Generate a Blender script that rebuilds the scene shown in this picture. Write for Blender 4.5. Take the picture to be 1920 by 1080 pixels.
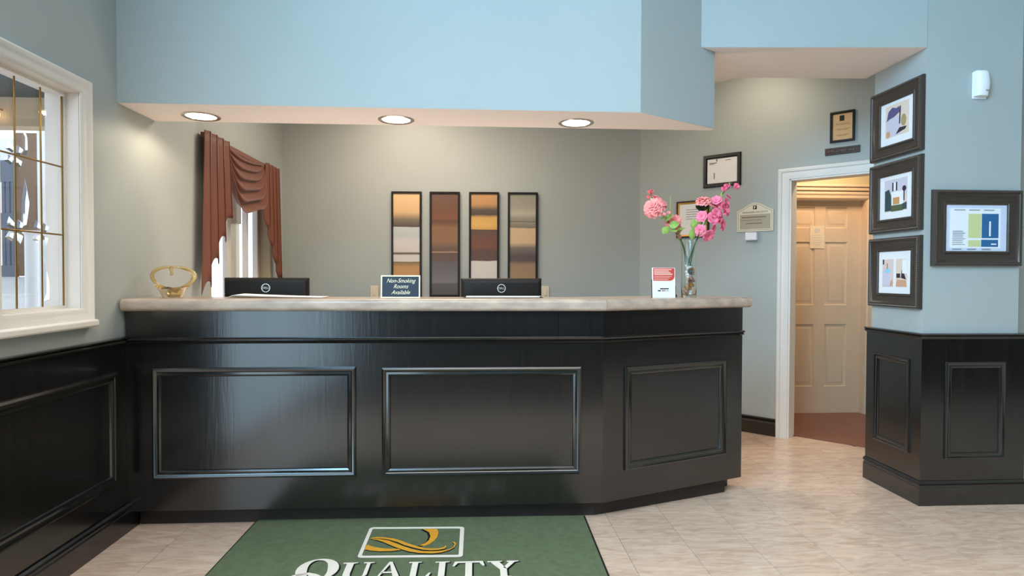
import bpy, bmesh, math, random
from mathutils import Vector, Matrix
random.seed(7)
D = bpy.data
sc = bpy.context.scene
COL = sc.collection
for o in list(D.objects): D.objects.remove(o)
PI = math.pi
R = math.radians

# ------------------------------------------------------------ camera, world, lights, exposure
def make_camera():
    yaw, pitch, roll = R(3.36), R(1.109), R(.171)
    cy, sy = math.cos(yaw), math.sin(yaw)
    fwd = Vector((sy, cy, 0)); right = Vector((cy, -sy, 0)); up = Vector((0, 0, 1))
    f2 = fwd*math.cos(pitch) - up*math.sin(pitch); u2 = up*math.cos(pitch) + fwd*math.sin(pitch)
    r3 = right*math.cos(roll) + u2*math.sin(roll); u3 = u2*math.cos(roll) - right*math.sin(roll)
    c = D.cameras.new('camera'); c.sensor_width = 36; c.lens = 36*1170/1920; c.clip_start = .05
    o = D.objects.new('camera', c); COL.objects.link(o)
    m = Matrix(((r3.x, u3.x, -f2.x, 0), (r3.y, u3.y, -f2.y, 0), (r3.z, u3.z, -f2.z, 1.27), (0, 0, 0, 1)))
    o.matrix_world = m
    sc.camera = o
make_camera()
w = D.worlds.new('sky'); sc.world = w; w.use_nodes = True
bg = w.node_tree.nodes['Background']; bg.inputs[0].default_value = (.72, .86, 1, 1); bg.inputs[1].default_value = 2.4

def area(name, loc, target, sx, sy, power, color, spread=180):
    l = D.lights.new(name, 'AREA'); l.shape = 'RECTANGLE'; l.size = sx; l.size_y = sy; l.energy = power; l.color = color; l.spread = R(spread)
    o = D.objects.new(name, l); COL.objects.link(o); o.location = loc
    o.rotation_euler = (Vector(target)-Vector(loc)).to_track_quat('-Z', 'Y').to_euler()
    return o
def spot(name, loc, target, power, color, ang=120, blend=.6, r=.05):
    l = D.lights.new(name, 'SPOT'); l.energy = power; l.color = color; l.spot_size = R(ang); l.spot_blend = blend; l.shadow_soft_size = r
    o = D.objects.new(name, l); COL.objects.link(o); o.location = loc
    o.rotation_euler = (Vector(target)-Vector(loc)).to_track_quat('-Z', 'Y').to_euler()
    return o
BLUE = (.33, .68, 1.0)
# daylight through the clerestory and the entrance doors of the left wall (behind the camera's left shoulder)
area('clerestory_daylight', (-1.72, -.95, 3.55), (0, -.95, 3.4), 2.9, 1.6, 420, BLUE)
area('entrance_daylight', (-1.72, .1, 1.15), (0, .1, 1.15), 3.6, 2.1, 50, (.44, .78, 1))
area('soffit_fill_light', (-.45, 3.85, .80), (-.45, 3.70, 2), 1.7, .25, 10, (1, .82, .70))  # added fill hidden behind the counter, brightens the soffit underside
# added fill light under the lobby ceiling, no known fixture there
area('lobby_fill_light', (.5, -.2, 4.55), (.5, .2, 0), 3.0, 3.0, 190, (1, .87, .74), 130)
# back office and hall lamps
area('office_ceiling_light', (-.35, 4.55, 2.86), (-.35, 4.55, 0), 1.2, .6, 36, (1, .86, .70))
spot('office_wall_washer', (-.62, 5.0, 2.86), (-.62, 5.65, 2.1), 22, (1, .80, .62), 130, .9)
spot('office_wall_washer', (1.95, 4.45, 2.82), (2.3, 4.95, 2.3), 12, (1, .86, .64), 140, .9)
area('hall_ceiling_light', (3.1, 5.0, 2.5), (3.1, 5.2, 0), .35, .35, 17, (1, .76, .52))
DOWN = [(-1.44, 3.385), (-.425, 3.385), (.545, 3.385)]
for x, y in DOWN:
    spot('downlight_lamp', (x, y, 2.118), (x, y, 0), 22, (1, .84, .62), 168, .35, .06)
sc.view_settings.view_transform = 'Standard'; sc.view_settings.look = 'None'
sc.view_settings.exposure = 0.0; sc.view_settings.gamma = 1; sc.view_settings.use_curve_mapping = False

# ------------------------------------------------------------ materials
def lin(c):
    return tuple(((v/255)/12.92 if v/255 <= .04045 else ((v/255+.055)/1.055)**2.4) for v in c) + (1,)
class NT:
    def __init__(s, name):
        s.m = D.materials.new(name); s.m.use_nodes = True; s.t = s.m.node_tree
        s.b = s.t.nodes['Principled BSDF']; s.out = s.t.nodes['Material Output']
    def n(s, typ, **kw):
        nd = s.t.nodes.new(typ)
        for k, v in kw.items():
            if k.startswith('i_'):
                key = k[2:]; nd.inputs[int(key) if key.isdigit() else key.replace('_', ' ')].default_value = v
            else: setattr(nd, k, v)
        return nd
    def l(s, a, b): s.t.links.new(a, b)
    def coords(s, scale=(1, 1, 1), kind='Object'):
        tc = s.n('ShaderNodeTexCoord'); mp = s.n('ShaderNodeMapping'); mp.inputs['Scale'].default_value = scale
        s.l(tc.outputs[kind], mp.inputs[0]); return mp.outputs[0]
def mat(name, c, rough=.5, metal=0, coat=0, vary=0, vscale=(8, 8, 8), bump=0, bscale=(60, 60, 60), det=4, spec=.5, trans=0, ior=1.45, sub=0):
    k = NT(name); b = k.b
    c4 = lin(c)
    b.inputs['Base Color'].default_value = c4; b.inputs['Roughness'].default_value = rough; b.inputs['Metallic'].default_value = metal
    b.inputs['Coat Weight'].default_value = coat; b.inputs['Coat Roughness'].default_value = .08; b.inputs['Specular IOR Level'].default_value = spec
    b.inputs['Transmission Weight'].default_value = trans; b.inputs['IOR'].default_value = ior
    if sub: b.inputs['Subsurface Weight'].default_value = sub; b.inputs['Subsurface Radius'].default_value = (.01, .005, .003)
    if vary:
        nz = k.n('ShaderNodeTexNoise'); nz.inputs['Scale'].default_value = 1; nz.inputs['Detail'].default_value = det
        k.l(k.coords(vscale), nz.inputs['Vector'])
        rp = k.n('ShaderNodeValToRGB'); k.l(nz.outputs[0], rp.inputs[0])
        rp.color_ramp.elements[0].position = .3; rp.color_ramp.elements[1].position = .7
        rp.color_ramp.elements[0].color = tuple(v*(1-vary) for v in c4[:3])+(1,); rp.color_ramp.elements[1].color = tuple(min(1, v*(1+vary)) for v in c4[:3])+(1,)
        k.l(rp.outputs[0], b.inputs['Base Color'])
    if bump:
        nz = k.n('ShaderNodeTexNoise'); nz.inputs['Scale'].default_value = 1; nz.inputs['Detail'].default_value = det
        k.l(k.coords(bscale), nz.inputs['Vector'])
        bp = k.n('ShaderNodeBump'); bp.inputs['Strength'].default_value = bump; bp.inputs['Distance'].default_value = .004
        k.l(nz.outputs[0], bp.inputs['Height']); k.l(bp.outputs[0], b.inputs['Normal'])
    return k.m
M = {}
M['wall'] = mat('sage_paint', (171, 177, 174), .62, bump=.06, bscale=(180, 180, 180), vary=.02, vscale=(2, 2, 2))
M['white_paint'] = mat('white_trim_paint', (232, 226, 218), .38, vary=.02)
M['soffit'] = mat('white_ceiling_paint', (246, 234, 226), .8, bump=.05, bscale=(200, 200, 200))
M['tan_wall'] = mat('tan_paint', (186, 168, 138), .65)
M['cream_wall'] = mat('cream_paint', (196, 178, 140), .6)
M['door_paint'] = mat('door_cream_paint', (214, 185, 154), .42, vary=.03)
def lacquer(name, scale):
    k = NT(name); b = k.b
    nz = k.n('ShaderNodeTexNoise'); nz.inputs['Scale'].default_value = 1; nz.inputs['Detail'].default_value = 8; nz.inputs['Distortion'].default_value = .6
    k.l(k.coords(scale), nz.inputs['Vector'])
    rp = k.n('ShaderNodeValToRGB'); k.l(nz.outputs[0], rp.inputs[0])
    rp.color_ramp.elements[0].color = (.0045, .004, .0036, 1); rp.color_ramp.elements[1].color = (.010, .0085, .0075, 1)
    rp.color_ramp.elements[0].position = .35; rp.color_ramp.elements[1].position = .7
    k.l(rp.outputs[0], b.inputs['Base Color'])
    b.inputs['Roughness'].default_value = .21; b.inputs['Specular IOR Level'].default_value = .9
    b.inputs['Coat Weight'].default_value = .35; b.inputs['Coat Roughness'].default_value = .14
    bp = k.n('ShaderNodeBump'); bp.inputs['Strength'].default_value = .3; bp.inputs['Distance'].default_value = .0015
    k.l(nz.outputs[0], bp.inputs['Height']); k.l(bp.outputs[0], b.inputs['Normal'])
    return k.m
M['lacquer'] = lacquer('black_brown_lacquer', (9, 9, 9))
M['lacquer_v'] = lacquer('black_brown_lacquer_upright_grain', (46, 46, 3.5))
M['lacquer_h'] = lacquer('black_brown_lacquer_level_grain', (4, 46, 46))
M['toe'] = mat('toe_kick_brown', (50, 40, 36), .5, vary=.15)
def tile_mat():
    k = NT('beige_vinyl_tile'); b = k.b
    oi = k.n('ShaderNodeObjectInfo')
    tc = k.n('ShaderNodeTexCoord'); off = k.n('ShaderNodeVectorMath', operation='SCALE'); k.l(oi.outputs['Location'], off.inputs[0]); off.inputs['Scale'].default_value = 3.7
    ad = k.n('ShaderNodeVectorMath', operation='ADD'); k.l(tc.outputs['Object'], ad.inputs[0]); k.l(off.outputs[0], ad.inputs[1])
    def noise(sc_, det, dist):
        mp = k.n('ShaderNodeMapping'); mp.inputs['Scale'].default_value = sc_; k.l(ad.outputs[0], mp.inputs[0])
        nz = k.n('ShaderNodeTexNoise'); nz.inputs['Scale'].default_value = 1; nz.inputs['Detail'].default_value = det; nz.inputs['Distortion'].default_value = dist
        k.l(mp.outputs[0], nz.inputs['Vector']); return nz.outputs[0]
    n1 = noise((7, 26, 1), 6, 1.2); n2 = noise((3, 5, 1), 3, .5); n3 = noise((16, 60, 1), 2, .8)
    rp = k.n('ShaderNodeValToRGB'); k.l(n1, rp.inputs[0]); e = rp.color_ramp.elements
    e[0].position = .28; e[0].color = lin((201, 170, 147)); e[1].position = .72; e[1].color = lin((234, 205, 183))
    m2 = k.n('ShaderNodeMix', data_type='RGBA', blend_type='MULTIPLY'); m2.inputs[0].default_value = .35
    r2 = k.n('ShaderNodeValToRGB'); k.l(n2, r2.inputs[0]); r2.color_ramp.elements[0].color = lin((214, 206, 200)); r2.color_ramp.elements[1].color = lin((255, 250, 240))
    k.l(rp.outputs[0], m2.inputs['A']); k.l(r2.outputs[0], m2.inputs['B'])
    r3 = k.n('ShaderNodeValToRGB'); k.l(n3, r3.inputs[0]); e = r3.color_ramp.elements
    e[0].position = .70; e[0].color = (0, 0, 0, 1); e[1].position = .78; e[1].color = (.45, .45, .45, 1)
    m3 = k.n('ShaderNodeMix', data_type='RGBA'); k.l(r3.outputs[0], m3.inputs[0]); k.l(m2.outputs['Result'], m3.inputs['A']); m3.inputs['B'].default_value = lin((238, 218, 200))
    n4 = noise((20, 55, 1), 2, 1.5)
    r5 = k.n('ShaderNodeValToRGB'); k.l(n4, r5.inputs[0]); e = r5.color_ramp.elements
    e[0].position = .72; e[0].color = (0, 0, 0, 1); e[1].position = .80; e[1].color = (.5, .5, .5, 1)
    m4 = k.n('ShaderNodeMix', data_type='RGBA'); k.l(r5.outputs[0], m4.inputs[0]); k.l(m3.outputs['Result'], m4.inputs['A']); m4.inputs['B'].default_value = lin((142, 124, 106))
    hv = k.n('ShaderNodeHueSaturation'); k.l(m4.outputs['Result'], hv.inputs['Color'])
    mr = k.n('ShaderNodeMapRange'); k.l(oi.outputs['Random'], mr.inputs[0]); mr.inputs[3].default_value = .94; mr.inputs[4].default_value = 1.05
    k.l(mr.outputs[0], hv.inputs['Value']); k.l(hv.outputs[0], b.inputs['Base Color'])
    b.inputs['Roughness'].default_value = .2; b.inputs['Specular IOR Level'].default_value = .45
    bp = k.n('ShaderNodeBump'); bp.inputs['Strength'].default_value = .05; bp.inputs['Distance'].default_value = .002; k.l(n2, bp.inputs['Height']); k.l(bp.outputs[0], b.inputs['Normal'])
    return k.m
M['tile'] = tile_mat()
M['grout'] = mat('dark_tile_joint', (92, 78, 66), .7)
M['far_floor'] = mat('beige_floor', (214, 192, 176), .3, vary=.06, vscale=(4, 14, 1))
M['plank'] = mat('red_brown_wood', (128, 78, 62), .35, vary=.18, vscale=(4, 40, 4))
M['counter'] = mat('mottled_beige_laminate', (186, 164, 146), .26, vary=.22, vscale=(9, 22, 22), det=6)
M['mat_pile'] = mat('green_mat_pile', (103, 112, 84), .95, vary=.10, vscale=(30, 30, 30), bump=.7, bscale=(420, 420, 420), spec=.1)
M['rubber'] = mat('black_rubber', (20, 20, 20), .8)
M['mat_white'] = mat('cream_mat_yarn', (236, 222, 206), .95, bump=.5, bscale=(400, 400, 400), spec=.1)
M['mat_gold'] = mat('gold_mat_yarn', (226, 158, 52), .95, bump=.5, bscale=(400, 400, 400), spec=.1)
M['mat_black'] = mat('black_mat_yarn', (26, 30, 26), .95, spec=.1)
def frame_mat():
    k = NT('bronze_black_frame'); b = k.b
    b.inputs['Base Color'].default_value = lin((72, 62, 55)); b.inputs['Roughness'].default_value = .30; b.inputs['Metallic'].default_value = .25
    nz = k.n('ShaderNodeTexNoise'); nz.inputs['Scale'].default_value = 140; k.l(k.coords(), nz.inputs['Vector'])
    bp = k.n('ShaderNodeBump'); bp.inputs['Strength'].default_value = .3; bp.inputs['Distance'].default_value = .002
    k.l(nz.outputs[0], bp.inputs['Height']); k.l(bp.outputs[0], b.inputs['Normal'])
    return k.m
M['frame'] = frame_mat()
M['bead'] = mat('pewter_beading', (104, 94, 86), .35, metal=.5)
M['black_frame'] = mat('black_frame', (22, 19, 18), .35)
M['gold'] = mat('gold_leaf', (190, 140, 70), .35, metal=.7)
M['matboard'] = mat('white_matboard', (232, 234, 236), .7)
M['paper'] = mat('white_paper', (240, 236, 232), .75)
M['parchment'] = mat('tan_parchment', (214, 176, 128), .6)
M['cream_plaque'] = mat('cream_plaque', (226, 216, 192), .45)
M['taupe_insert'] = mat('taupe_insert', (176, 164, 144), .4)
M['ink'] = mat('grey_ink', (110, 106, 100), .7)
M['black_ink'] = mat('black_ink', (24, 24, 26), .6)
M['plate'] = mat('dark_bronze_plate', (52, 44, 38), .4, metal=.4)
M['plate_text'] = mat('dull_copper_lettering', (128, 96, 84), .5)
M['white_plastic'] = mat('white_plastic', (240, 240, 242), .3)
M['ivory_plastic'] = mat('ivory_plastic', (222, 208, 186), .35)
M['grey_plastic'] = mat('grey_plastic', (150, 152, 156), .4)
M['black_plastic'] = mat('black_plastic', (30, 25, 22), .5, spec=.3)
M['silver'] = mat('silver_badge', (232, 228, 220), .25, metal=.3)
M['screen'] = mat('dark_screen', (8, 9, 11), .15)
M['navy'] = mat('navy_sign_face', (44, 52, 64), .4)
M['cream_text'] = mat('cream_lettering', (250, 236, 200), .5)
M['red_print'] = mat('red_print', (204, 74, 62), .55)
M['pink_print'] = mat('pale_red_print', (246, 200, 184), .55)
M['blue_print'] = mat('blue_print', (52, 104, 160), .55)
M['fabric'] = mat('rust_brown_fabric', (112, 60, 40), .6, vary=.08, vscale=(40, 40, 3), bump=.25, bscale=(300, 300, 300))
M['fabric'].node_tree.nodes['Principled BSDF'].inputs['Sheen Weight'].default_value = .3
M['brass'] = mat('brass_came', (150, 118, 66), .3, metal=.85)
M['amber'] = mat('amber_glass', (248, 218, 150), .10, trans=.8, coat=.5)
M['candy'] = mat('dark_wrapped_mints', (62, 46, 38), .35)
M['chrome'] = mat('satin_chrome', (210, 200, 186), .2, metal=.9)
def emit(name, c, s):
    k = NT(name); k.b.inputs['Emission Color'].default_value = lin(c); k.b.inputs['Emission Strength'].default_value = s; k.b.inputs['Base Color'].default_value = lin(c); return k.m
M['bulb'] = emit('lit_bulb', (255, 240, 214), 9)
M['lantern'] = emit('lit_lantern', (255, 220, 160), 5)
M['glass'] = mat('clear_glass', (244, 250, 248), .02, trans=1, ior=1.45)
def pane_mat(name, refl=.12, tint=(1, 1, 1)):
    k = NT(name); t = k.n('ShaderNodeBsdfTransparent'); t.inputs[0].default_value = tint+(1,); g = k.n('ShaderNodeBsdfGlossy'); g.inputs['Roughness'].default_value = .02
    lw_ = k.n('ShaderNodeLayerWeight'); pw = k.n('ShaderNodeMath', operation='POWER'); k.l(lw_.outputs['Facing'], pw.inputs[0]); pw.inputs[1].default_value = 5
    f = k.n('ShaderNodeMath', operation='MULTIPLY_ADD'); k.l(pw.outputs[0], f.inputs[0]); f.inputs[1].default_value = .9; f.inputs[2].default_value = .05; mx = k.n('ShaderNodeMixShader')
    k.l(f.outputs[0], mx.inputs[0]); k.l(t.outputs[0], mx.inputs[1]); k.l(g.outputs[0], mx.inputs[2]); k.l(mx.outputs[0], k.out.inputs[0])
    return k.m
M['pane'] = pane_mat('window_pane')
M['bevel_glass'] = mat('bevelled_glass', (240, 246, 250), .05, trans=.85, ior=1.3)
M['stem'] = mat('green_stem', (78, 104, 58), .5)
M['leaf'] = mat('green_leaf', (150, 178, 88), .5, vary=.2, vscale=(30, 30, 30))
M['dark_leaf'] = mat('dark_green_sepal', (52, 66, 42), .5)
M['coral'] = mat('coral_petal', (250, 146, 140), .55, vary=.16, vscale=(50, 50, 50), sub=.1)
M['pink'] = mat('pink_petal', (252, 124, 152), .55, vary=.16, vscale=(50, 50, 50), sub=.1)
M['salmon'] = mat('salmon_petal', (250, 146, 142), .55, vary=.14, vscale=(50, 50, 50), sub=.1)
M['shell_white'] = mat('white_shell', (240, 226, 216), .4, vary=.15, vscale=(80, 80, 80))
M['shell_tan'] = mat('ochre_shell', (190, 134, 72), .4, vary=.2, vscale=(80, 80, 80))
M['shell_rose'] = mat('mottled_rose_shell', (186, 140, 126), .4, vary=.3, vscale=(120, 120, 120))
M['shell_slate'] = mat('slate_shell', (96, 92, 104), .4)
M['concrete'] = mat('pale_concrete', (226, 228, 230), .8, vary=.04)
M['snow_white'] = mat('white_render', (240, 242, 244), .8)
M['porch_dark'] = mat('dark_porch_ceiling', (74, 74, 70), .8)
M['porch_brown'] = mat('taupe_siding', (128, 104, 86), .8, vary=.08, vscale=(1, 1, 20))
M['porch_tan'] = mat('tan_siding', (196, 176, 148), .8)
M['slate_door'] = mat('slate_blue_paint', (98, 108, 126), .5)
M['table_wood'] = mat('brown_table_wood', (140, 84, 50), .35, vary=.15, vscale=(4, 30, 30))

# ------------------------------------------------------------ mesh helpers
class MB:
    def __init__(s): s.v = []; s.f = []; s.mi = []; s.cur = 0
    def add(s, vs, fs):
        o = len(s.v); s.v += [tuple(v) for v in vs]
        for f in fs: s.f.append([i+o for i in f]); s.mi.append(s.cur)
        return s
    def box(s, x0, x1, y0, y1, z0, z1):
        return s.add([(x0, y0, z0), (x1, y0, z0), (x1, y1, z0), (x0, y1, z0), (x0, y0, z1), (x1, y0, z1), (x1, y1, z1), (x0, y1, z1)],
                     [(0, 3, 2, 1), (4, 5, 6, 7), (0, 1, 5, 4), (1, 2, 6, 5), (2, 3, 7, 6), (3, 0, 4, 7)])
    def prism(s, poly, z0, z1):
        n = len(poly)
        return s.add([(x, y, z0) for x, y in poly]+[(x, y, z1) for x, y in poly],
                     [list(range(n))[::-1], list(range(n, 2*n))]+[(i, (i+1) % n, n+(i+1) % n, n+i) for i in range(n)])
    def polyY(s, poly, y0, y1):            # outline in x-z, extruded in y
        n = len(poly)
        return s.add([(x, y0, z) for x, z in poly]+[(x, y1, z) for x, z in poly],
                     [list(range(n)), list(range(n, 2*n))[::-1]]+[(i, n+i, n+(i+1) % n, (i+1) % n) for i in range(n)])
    def tube(s, pts, r, n=8, closed=False):
        pts = [Vector(p) for p in pts]; m = len(pts); rs = r if isinstance(r, (list, tuple)) else [r]*m
        vs = []; up = None
        for i, p in enumerate(pts):
            a = pts[(i-1) % m] if (closed or i > 0) else p; b = pts[(i+1) % m] if (closed or i < m-1) else p
            t = (b-a).normalized()
            if up is None: up = Vector((0, 0, 1)) if abs(t.z) < .9 else Vector((1, 0, 0))
            x = t.cross(up); x = x.normalized() if x.length > 1e-6 else Vector((1, 0, 0)); y = x.cross(t).normalized(); up = y
            for k in range(n):
                an = 2*PI*k/n; vs.append(p+(x*math.cos(an)+y*math.sin(an))*rs[i])
        fs = []
        for i in range(m if closed else m-1):
            j = (i+1) % m
            for k in range(n): fs.append((i*n+k, i*n+(k+1) % n, j*n+(k+1) % n, j*n+k))
        if not closed: fs += [list(range(n))[::-1], list(range((m-1)*n, m*n))]
        return s.add(vs, fs)
    def lathe(s, prof, n=24, c=(0, 0, 0), close=False):
        vs = []; fs = []; m = len(prof)
        for r, z in prof:
            for k in range(n):
                a = 2*PI*k/n; vs.append((c[0]+r*math.cos(a), c[1]+r*math.sin(a), c[2]+z))
        for i in range(m if close else m-1):
            j = (i+1) % m
            for k in range(n): fs.append((i*n+k, i*n+(k+1) % n, j*n+(k+1) % n, j*n+k))
        if not close:
            if prof[0][0] > 1e-5: fs.append(list(range(n))[::-1])
            if prof[-1][0] > 1e-5: fs.append(list(range((m-1)*n, m*n)))
        return s.add(vs, fs)
    def frame(s, w, h, prof, x0=0, z0=0, y0=0):  # mitred ring; prof = (inset, proud); front is -y
        vs = []; fs = []; m = len(prof)
        for ins, pr in prof:
            vs += [(x0+ins, y0-pr, z0+ins), (x0+w-ins, y0-pr, z0+ins), (x0+w-ins, y0-pr, z0+h-ins), (x0+ins, y0-pr, z0+h-ins)]
        for i in range(m-1):
            for k in range(4): fs.append((i*4+k, i*4+(k+1) % 4, (i+1)*4+(k+1) % 4, (i+1)*4+k))
        return s.add(vs, fs)
    def sweep(s, path, prof, closed=False):   # path: xy points; prof: (offset to the right of travel, z)
        P = [Vector(p) for p in path]; m = len(P); vs = []; fs = []; q = len(prof)
        for i in range(m):
            def nrm(a, b): d = (b-a).normalized(); return Vector((d.y, -d.x))
            if closed or 0 < i < m-1:
                n1 = nrm(P[(i-1) % m], P[i]); n2 = nrm(P[i], P[(i+1) % m]); nn = (n1+n2); nn = nn/(nn.length_squared/2) if nn.length > 1e-6 else n1
            else: nn = nrm(P[0], P[1]) if i == 0 else nrm(P[-2], P[-1])
            for o, z in prof: vs.append((P[i].x+nn.x*o, P[i].y+nn.y*o, z))
        for i in range(m if closed else m-1):
            j = (i+1) % m
            for k in range(q): fs.append((i*q+k, j*q+k, j*q+(k+1) % q, i*q+(k+1) % q))
        if not closed: fs += [list(range(q)), list(range((m-1)*q, m*q))[::-1]]
        return s.add(vs, fs)
    def grid(s, fn, nu, nv):
        vs = [fn(i/nu, j/nv) for j in range(nv+1) for i in range(nu+1)]
        return s.add(vs, [(j*(nu+1)+i, j*(nu+1)+i+1, (j+1)*(nu+1)+i+1, (j+1)*(nu+1)+i) for j in range(nv) for i in range(nu)])
    def ball(s, c, r, n=10, m=6, sc_=(1, 1, 1)):
        return s.add(*_ball(c, r, n, m, sc_))
    def mesh(s, name, mats, smooth=35, recalc=True):
        me = D.meshes.new(name); me.from_pydata(s.v, [], s.f)
        for mm in mats: me.materials.append(mm)
        for p, i in zip(me.polygons, s.mi): p.material_index = i
        if recalc:
            bm = bmesh.new(); bm.from_mesh(me); bmesh.ops.recalc_face_normals(bm, faces=bm.faces); bm.to_mesh(me); bm.free()
        if smooth:
            for p in me.polygons: p.use_smooth = True
            me.set_sharp_from_angle(angle=R(smooth))
        return me
    def build(s, name, mats, parent=None, smooth=35, bevel=0, solid=0, recalc=True, segs=2):
        if not isinstance(mats, (list, tuple)): mats = [mats]
        o = D.objects.new(name, s.mesh(name, mats, smooth, recalc)); COL.objects.link(o)
        if parent: o.parent = parent
        if solid: md = o.modifiers.new('solid', 'SOLIDIFY'); md.thickness = solid; md.offset = 0
        if bevel: md = o.modifiers.new('bevel', 'BEVEL'); md.width = bevel; md.segments = segs; md.limit_method = 'ANGLE'
        return o
def _ball(c, r, n, m, sc_):
    vs = [(c[0], c[1], c[2]-r*sc_[2])]; fs = []
    for j in range(1, m):
        ph = -PI/2+PI*j/m
        for k in range(n):
            a = 2*PI*k/n; vs.append((c[0]+r*sc_[0]*math.cos(ph)*math.cos(a), c[1]+r*sc_[1]*math.cos(ph)*math.sin(a), c[2]+r*sc_[2]*math.sin(ph)))
    vs.append((c[0], c[1], c[2]+r*sc_[2])); t = len(vs)-1
    for k in range(n): fs.append((0, 1+(k+1) % n, 1+k)); fs.append((t, 1+(m-2)*n+k, 1+(m-2)*n+(k+1) % n))
    for j in range(m-2):
        for k in range(n): fs.append((1+j*n+k, 1+j*n+(k+1) % n, 1+(j+1)*n+(k+1) % n, 1+(j+1)*n+k))
    return vs, fs
def B(*a): return MB().box(*a)
def tag(o, label=None, cat=None, group=None, kind=None):
    for k, v in (('label', label), ('category', cat), ('group', group), ('kind', kind)):
        if v: o[k] = v
    return o
def thing(name, label, cat, loc=(0, 0, 0), rz=0, group=None, rx=0):
    o = D.objects.new(name, None); COL.objects.link(o); o.location = loc; o.rotation_euler = (rx, 0, rz); o.empty_display_size = .05
    return tag(o, label, cat, group)
def struct(o, label=None): return tag(o, label, None, None, 'structure')
def copy_tree(o, parent=None):
    c = o.copy(); COL.objects.link(c)
    if parent: c.parent = parent
    for ch in list(o.children): copy_tree(ch, c)
    return c
def text_mb(body, size, shear=0, extrude=.0006, align='CENTER'):
    cu = D.curves.new('lettering', 'FONT'); cu.body = body; cu.size = size; cu.shear = shear; cu.extrude = extrude; cu.align_x = align; cu.align_y = 'CENTER'; cu.resolution_u = 3
    o = D.objects.new('lettering', cu); COL.objects.link(o)
    dg = bpy.context.evaluated_depsgraph_get(); me = D.meshes.new_from_object(o.evaluated_get(dg)); D.objects.remove(o)
    return me
def text(name, body, size, m, parent, loc, shear=0, extrude=.0006, sx=1, upright=True):
    me = text_mb(body, size, shear, extrude); me.materials.clear(); me.materials.append(m)
    o = D.objects.new(name, me); COL.objects.link(o); o.parent = parent; o.location = loc
    o.rotation_euler = (PI/2, 0, 0) if upright else (0, 0, 0); o.scale = (sx, 1, 1)
    return o

XW = -1.736                                    # face of the left wall
SQ = math.sqrt(.5)
def A(u, off=0): return (u*SQ-off*SQ, 7.19-u*SQ-off*SQ)     # door wall: u along it, off towards the room

# ------------------------------------------------------------ floor
fb = struct(B(-8, 7, -5, 9.5, -.12, -.004).build('floor', M['far_floor'], smooth=0), 'pale beige stone-look floor of square tiles')
gb = B(-1.75, 3.35, .8, 5.7, -.0039, -.0030).build('grout', M['grout'], fb, smooth=0)
def tile_mesh():
    h = .1516
    mb = MB(); b = .0005
    mb.add([(-h, -h, -.003), (h, -h, -.003), (h, h, -.003), (-h, h, -.003), (-h, -h, -b*.6), (h, -h, -b*.6), (h, h, -b*.6), (-h, h, -b*.6),
            (-h+b, -h+b, 0), (h-b, -h+b, 0), (h-b, h-b, 0), (-h+b, h-b, 0)],
           [(0, 1, 5, 4), (1, 2, 6, 5), (2, 3, 7, 6), (3, 0, 4, 7), (4, 5, 9, 8), (5, 6, 10, 9), (6, 7, 11, 10), (7, 4, 8, 11), (8, 9, 10, 11)])
    return mb.mesh('tile', [M['tile']], smooth=0)
tm = tile_mesh()
for i in range(-8, 9):
    for j in range(-8, 9):
        x = .697+.305*i+.1525; y = 2.97+.305*j+.1525
        if x < -1.75+.15 and x < -1.60 and x-.1525 < -1.75: continue
        if y > 3.5 and x < 1.35: continue
        if x+y > 7.55 or (x > 2.62 and 3.45 < y < 3.7) or (x > 3.2 and y > 3.45): continue
        o = D.objects.new('tile', tm); COL.objects.link(o); o.parent = fb; o.location = (x, y, 0)

struct(B(XW, 6.6, -5, .45, -.003, .006).build('floor_3', mat('dark_reflected_floor', (54, 48, 44), .95, vary=.2, vscale=(20, 20, 20), spec=.1), smooth=0), 'unseen dark carpet added to darken the counter reflections')  # added behind the camera so the lacquer mirrors a dark floor
# ------------------------------------------------------------ walls
mb = MB()
def lw(y0, y1, z0, z1): mb.box(XW-.14, XW, y0, y1, z0, z1)
CEIL = 4.6
lw(-5, -2.4, 0, CEIL)
for y0, y1, holes in ((-2.4, -2.2, ((2.75, 4.35),)), (-2.2, .5, ((0, 2.3), (2.75, 4.35))), (.5, 1.95, ((0, 2.3),)), (1.95, 2.385, ()), (2.385, 2.875, ((1.105, 2.08),)), (2.875, 4.2, ()), (4.2, 5.42, ((.95, 2.08),)), (5.42, 5.95, ())):
    z = 0
    for a, b in holes:
        if a > z: lw(y0, y1, z, a)
        z = b
    lw(y0, y1, z, CEIL)
wl = struct(mb.build('wall_left', M['wall'], smooth=0), 'sage green left wall above a dark wainscot')
def strip_wall(name, a, b, t, z0, z1, m, label):         # a->b with the room on the right of travel... thickness t away
    a = Vector(a); b = Vector(b); d = (b-a).normalized(); n = Vector((-d.y, d.x))*t
    return struct(MB().prism([a, b, b+n, a+n], z0, z1).build(name, m, smooth=0), label)
strip_wall('wall_back', (-1.95, 5.755), (1.56, 5.677), .15, 0, 3.2, M['wall'], 'greige back wall behind the reception desk')
def aw(u0, u1, z0, z1, mb):
    p = [A(u0), A(u1), A(u1, -.13), A(u0, -.13)]; return mb.prism(p, z0, z1)
mb = MB(); aw(2.06, 3.459, 0, 3.2, mb); aw(3.459, 4.272, 2.03, 3.2, mb); aw(4.272, 5.4, 0, 3.2, mb)
struct(mb.build('wall_right', M['wall'], smooth=0), 'angled sage wall with the open doorway')
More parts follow.
